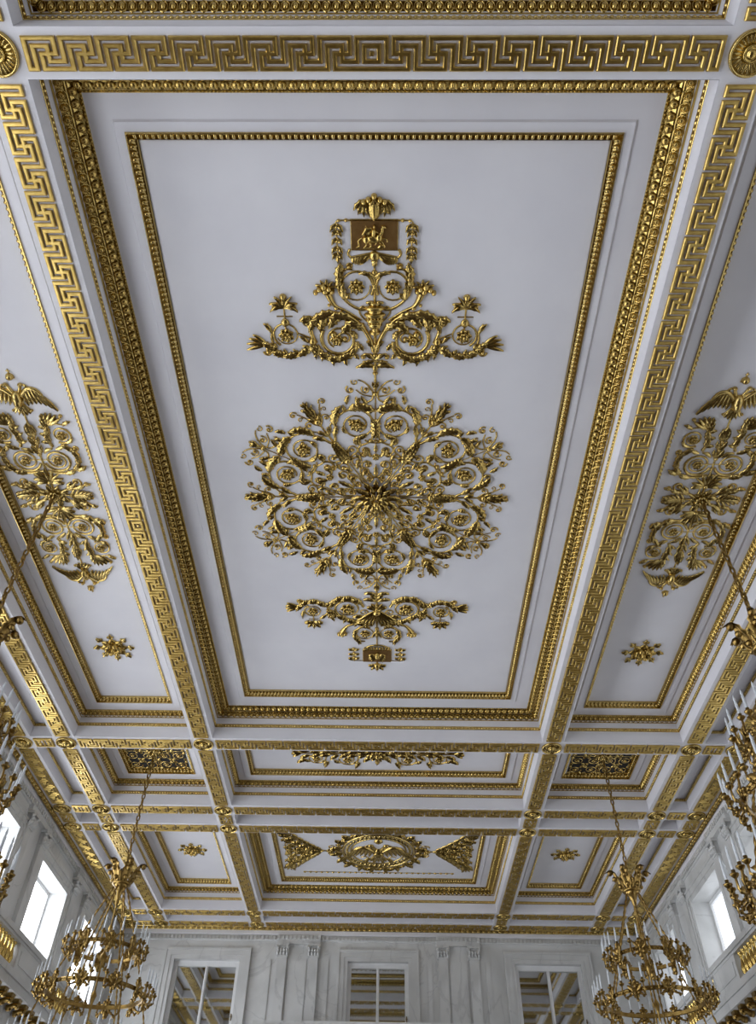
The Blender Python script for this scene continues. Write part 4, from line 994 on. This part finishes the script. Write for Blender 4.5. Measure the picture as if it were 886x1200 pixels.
# gallery: slab, pedestals, balustrades, gilded brackets
GX = 8.7
for s, nm in ((-1, 'left'), (1, 'right')):
    b = MB()
    for xi, z0, z1 in ((GX-.10, 7.36, 7.48), (GX-.04, 7.48, 7.55), (GX-.06, 7.17, 7.36)):
        xa, xb = sorted((s*xi, s*WX)); b.box(xa, xb, YB, WY, z0, z1)
    tag(b.build(f'trim_{n}', M['marble']), f'marble gallery edge under the gilded balusters on the {nm}', 'gallery', None, 'structure'); n += 1
    b = MB(); xa, xb = sorted((s*(GX+.35), s*WX)); b.box(xa, xb, YB, WY, 6.6, 7.17)
    tag(b.build(f'trim_{n}', M['marble']), f'marble frieze under the gallery on the {nm}', 'gallery', None, 'structure'); n += 1
    for k in range(3, 9):
        yp = winY[k]-2.285
        b = MB(); xa, xb = sorted((s*(GX-.01), s*(GX+.26))); b.box(xa, xb, yp-.82, yp+.82, 7.55, 8.10)
        xa, xb = sorted((s*(GX-.03), s*(GX-.01)))
        b.box(xa, xb, yp-.66, yp+.66, 7.68, 7.98)
        tag(b.build('gallery_pedestal', M['marble']), f'stone pedestal block of the {nm} gallery, {ordn[k]} from the end wall', 'pedestal', 'stone pedestals of the gallery')
        y0, y1 = yp+.82, min(yp+4.57-.82, WY-.1)
        root = empty('balustrade', (s*(GX+.12), (y0+y1)/2, 7.55), f'gilded balusters of the {nm} gallery beyond the {ordn[k]} pedestal from the end wall', 'balustrade', 'gilded balustrades of the gallery')
        m = int((y1-y0)/.225)
        bb = None
        for q in range(m):
            yy = (q+.5)*(y1-y0)/m-(y1-y0)/2
            if bb is None:
                b = MB(); b.lathe([(.075,0),(.075,.05),(.045,.07),(.055,.10),(.085,.19),(.075,.25),(.045,.36),(.032,.43),(.05,.46),(.035,.48),(.07,.51),(.07,.55)], seg=10)
                bb = b.build('baluster', GD, root, (0, yy, 0))
            else: dup(bb, root, (0, yy, 0))
    b = MB()
    for xi, xo, z0, z1 in ((GX-.02, GX+.27, 8.10, 8.16), (GX-.06, GX+.30, 8.16, 8.28)):
        xa, xb = sorted((s*xi, s*xo)); b.box(xa, xb, YB, WY, z0, z1)
    tag(b.build('gallery_rail', M['marble']), f'long stone handrail capping the {nm} gallery balusters', 'handrail', 'stone handrails of the gallery')
    br = None
    for q in range(16):
        y = 18.6+.5*q
        if br is None or s > 0 and q == 0:
            b = MB()
            for x0, x1, z0, z1 in ((0,.34,-.04,0),(0,.30,-.08,-.04)): b.box(-s*0+min(s*x0, s*x1), max(s*x0, s*x1), -.11, .11, z0, z1)
            b.pipe([(s*(.06+.05*cos(a)), 0, -.12+.05*sin(a)) for a in [k*pi/4 for k in range(9)]], .05, 6)
            b.pipe([(s*.06, 0, -.13), (s*.14, 0, -.12), (s*.22, 0, -.16), (s*.30, 0, -.18)], lambda f: .06+.015*f, 8)
            dome_on(b, (s*.24, 0, -.18), (0,1,0), (s*1,0,0), (0,0,-1), .08, .09, .07)
            o = br = b.build('gallery_rail_bracket', M['bronze'])  # darker bronze instead of gilding paints in the shade under the gallery edge
        else: o = br.copy(); C.objects.link(o)
        o.location = (s*(GX+.0), y, 7.17)
        tag(o, f'gilded scroll bracket under the {nm} gallery edge', 'bracket', f'gilded brackets under the {nm} gallery')
b = MB(); b.box(-3.75, 3.65, 27.5, WY, 7.4, 8.05); b.box(-3.85, 3.75, 27.4, WY, 8.05, 8.14); b.box(-3.8, 3.7, 27.45, WY, 8.14, 8.24)
tag(b.build(f'trim_{n}', M['marble']), 'flat stone ledge below the middle mirrored window at the bottom edge', 'gallery', None, 'structure')

# ------------------------------------------------------------------ chandeliers (local z=0 at the ceiling panel)
def chandelier(loc, label):
    root = empty('chandelier', loc, label, 'chandelier', 'gilt bronze chandeliers')
    B = M['bronze']
    zc = ZQ
    def Z(v): return v-zc
    b = MB()
    top_z, bot_z = zc-.03, 9.78; m = 20; st = (top_z-bot_z)/m
    for k in range(m):
        zz = Z(top_z-(k+.5)*st); a = (k % 2)*pi/2
        b.pipe([(cos(a)*.036*cos(t), sin(a)*.036*cos(t), zz+st*.62*sin(t)) for t in [j*pi/5 for j in range(11)]], .02, 5)
    b.build('chain', M['bronze'], root)
    b = MB(); b.lathe([(.02, .30), (.05, .22), (.10, .12), (.08, .02), (.13, -.04), (.17, -.10), (.18, -.18), (.12, -.24), (.07, -.34), (.04, -.48), (.02, -.55)], (0,0,Z(9.35)), 14)
    b.pipe([(0,0,Z(9.2)), (0,0,Z(9.80))], .02, 6)
    cr = b.build('crown', B, root)
    b = MB()
    for k in range(6):
        a = 2*pi*k/6; ca, sa = cos(a), sin(a); rows = []
        for i in range(15):
            t = i/14; rr = .17+.13*t+.13*t*t*t; zz = 9.20+.58*t; w = (.13*sin(pi*(.10+.86*t)))*(1-.38*abs(sin(t*13)))+.012
            if t > .86: rr += .10*(t-.86)/.14; zz -= .14*((t-.86)/.14)**2
            rows.append([(ca*(rr+e)-sa*w*v, sa*(rr+e)+ca*w*v, Z(zz)) for v, e in ((-1,.03),(-.5,.045),(-.15,.01),(.15,.01),(.5,.045),(1,.03))])
        b.grid(rows)
        for rr, zz, q in ((.45, 9.64, .07), (.36, 9.50, .06), (.25, 9.32, .055)):
            for h in (1, -1): dome_on(b, (ca*rr, sa*rr, Z(zz)), (ca,sa,0), (-sa,ca,0), (0,0,h), q, q, q, 3, 7)
        a2 = a+pi/6
        b.pipe([(cos(a2)*q, sin(a2)*q, Z(zz)) for q, zz in ((.18,9.22),(.26,9.32),(.30,9.42),(.27,9.48),(.23,9.44))], .022, 5)
    b.lathe([(.17,-.03),(.215,-.01),(.23,.02),(.215,.05),(.17,.07)], (0,0,Z(9.20)), 18)
    b.build('crown_leaves', B, cr)
    b = MB(); b.lathe([(.012,1.4),(.05,1.2),(.02,1.1),(.02,.7),(.055,.6),(.02,.5),(.022,.1),(.08,0),(.05,-.12),(.02,-.2),(.022,-.7),(.07,-.8),(.03,-.95),(.022,-1.6),(.08,-1.8),(.10,-1.95),(.03,-2.15),(.08,-2.6),(.04,-2.9),(.01,-3.05)], (0,0,Z(7.6)), 10)
    b.build('central_shaft', B, root)
    RINGS = ((7.72, .74, 8, .95, 1), (6.84, 1.08, 10, 1.28, 2), (5.62, 1.42, 14, 1.68, 3))
    rodp = None
    for k in range(6):
        a = 2*pi*k/6+.3; pts = []; b = MB()
        p0 = (cos(a)*.16, sin(a)*.16, 9.14)
        for i in range(61):
            t = i/60; pts.append((cos(a)*(.16+.57*t), sin(a)*(.16+.57*t), Z(9.14-1.40*t)))
        b.pipe(pts, lambda f: .012+.016*abs(sin(f*34)), 6)
        b.build('suspension_rod', B, root)
    for ri, (z, R, na, Rc, lev) in enumerate(RINGS):
        if ri:
            zp, Rp = RINGS[ri-1][:2]
            for k in range(6):
                a = 2*pi*k/6+.3; b = MB()
                b.pipe([(cos(a)*(Rp+(R-Rp)*t), sin(a)*(Rp+(R-Rp)*t), Z(zp+(z-zp)*t)) for t in [i/48 for i in range(49)]], lambda f: .011+.014*abs(sin(f*26)), 6)
                b.build('suspension_rod', B, root)
        b = MB(); b.lathe([(R-.01,-.035),(R+.015,-.045),(R+.025,-.025),(R+.012,0),(R+.025,.025),(R+.015,.045),(R-.01,.035),(R-.01,-.035)], (0,0,Z(z)), 40, False)
        for k in range(40):
            a = 2*pi*k/40; dome_on(b, (cos(a)*(R+.02), sin(a)*(R+.02), Z(z)), (-sin(a),cos(a),0), (0,0,1), (cos(a),sin(a),0), .03, .045, .03, 2, 6)
        rg = b.build('tier_ring', B, root)
        # one arm cluster, copied round
        b = MB(); bases = ((-.24, .18, .03), (0, .25, .0), (.24, .18, .03)) if ri else ((-.20, .17, .05), (0, .22, .02), (.20, .17, .05))
        for dy, e, dz in bases:
            b.pipe([(.01, dy*.15, -.01), (.06, dy*.5, -.11), (e*.62, dy*.95, -.15), (e*1.02, dy*1.06, -.08), (e, dy, dz), (e, dy, dz+.07)], lambda f: .024-.008*f, 6)
            b.lathe([(.012,.02),(.03,.035),(.058,.065),(.062,.08),(.025,.085),(.028,.13),(.018,.135)], (e, dy, dz), 8)
            for fx, fz in ((.62, -.16), (.85, -.10), (.3, -.10)):
                for h in (1, -1): dome_on(b, (e*fx, dy*(.3+.75*fx), fz), (1,0,0), (0,1,0), (0,0,h), .032, .032, .034, 2, 6)
        # leafy mass where the arms leave the ring
        gk = 1.5 if ri == 0 else 1.0
        for dx, dy, dz, rr in ((.03,0,-.12,.06),(.05,.07,-.07,.05),(.05,-.07,-.07,.05),(.02,0,.07,.06),(.03,0,.16,.045),(.02,.06,.11,.04),(.02,-.06,.11,.04),(.02,0,-.20,.035),(.02,0,.23,.025)):
            for h in (1, -1): dome_on(b, (dx, dy, dz), (1,0,0), (0,1,0), (0,0,h), rr*.7*gk, rr*gk, rr*gk, 3, 7)
        for sy in (-1, 1):
            rows = []
            for i in range(7):
                t = i/6; w = .055*sin(pi*(.12+.86*t)); rows.append([(.03+.05*t+e, sy*(.02+.15*t), -.02+.16*t*(1 if ri == 0 else .6)+w*v) for v, e in ((-1,0),(0,.03),(1,0))])
            b.grid(rows)
        arm = None
        for k in range(na):
            a = 2*pi*(k+.5)/na
            if arm is None:
                arm = o = b.build('candle_arm', B, root)
                for dy, e, dz in bases:
                    c = MB(); c.lathe([(.021,.12),(.021,.33),(.012,.345),(.020,.37),(.015,.40),(.002,.45)], seg=8); c.build('candle', M['candle'], arm, (e, dy, dz))
            else: o = dup(arm, root)
            o.location = (cos(a)*R, sin(a)*R, Z(z)); o.rotation_euler = (0, 0, a)
    return root
ch = chandelier((-6.31, 19.70, ZQ-.01), 'gilt bronze chandelier with white candles hanging left before the end wall')
for x, y, lab in ((6.31, 19.70, 'gilt bronze chandelier with white candles hanging right before the end wall'), (-6.31, 9.95, 'near chandelier cut off by the left edge of the photo'), (6.31, 9.95, 'near chandelier cut off by the right edge of the photo')):
    o = dup(ch, None, (x, y, ZQ-.01)); tag(o, lab)

# ------------------------------------------------------------------ world, camera, view
w = bpy.data.worlds.new('World'); bpy.context.scene.world = w; w.use_nodes = True
w.node_tree.nodes['Background'].inputs['Color'].default_value = (.75, .85, 1, 1); w.node_tree.nodes['Background'].inputs['Strength'].default_value = .6
cam = bpy.data.cameras.new('camera'); co = bpy.data.objects.new('camera', cam); C.objects.link(co)
F, PITCH, YAW, ROLL, CX = 898.808, 47.21654, -1.0848, 1.22634, .234036
cam.sensor_fit = 'VERTICAL'; cam.sensor_height = 24; cam.lens = F/1200*24; cam.clip_start = .05; cam.clip_end = 200
p, yw, rl = radians(PITCH), radians(YAW), radians(ROLL)
f = Vector((sin(yw)*cos(p), cos(yw)*cos(p), sin(p))); r = Vector((cos(yw), -sin(yw), 0)); u = r.cross(f)
r2 = r*cos(rl)+u*sin(rl); u2 = -r*sin(rl)+u*cos(rl)
co.matrix_world = Matrix(((r2.x, u2.x, -f.x, CX), (r2.y, u2.y, -f.y, 0), (r2.z, u2.z, -f.z, 1.6), (0, 0, 0, 1)))
sc = bpy.context.scene; sc.camera = co
sc.view_settings.view_transform = 'Standard'; sc.view_settings.look = 'None'; sc.view_settings.gamma = 1; sc.view_settings.use_curve_mapping = False
sc.view_settings.exposure = -0.12
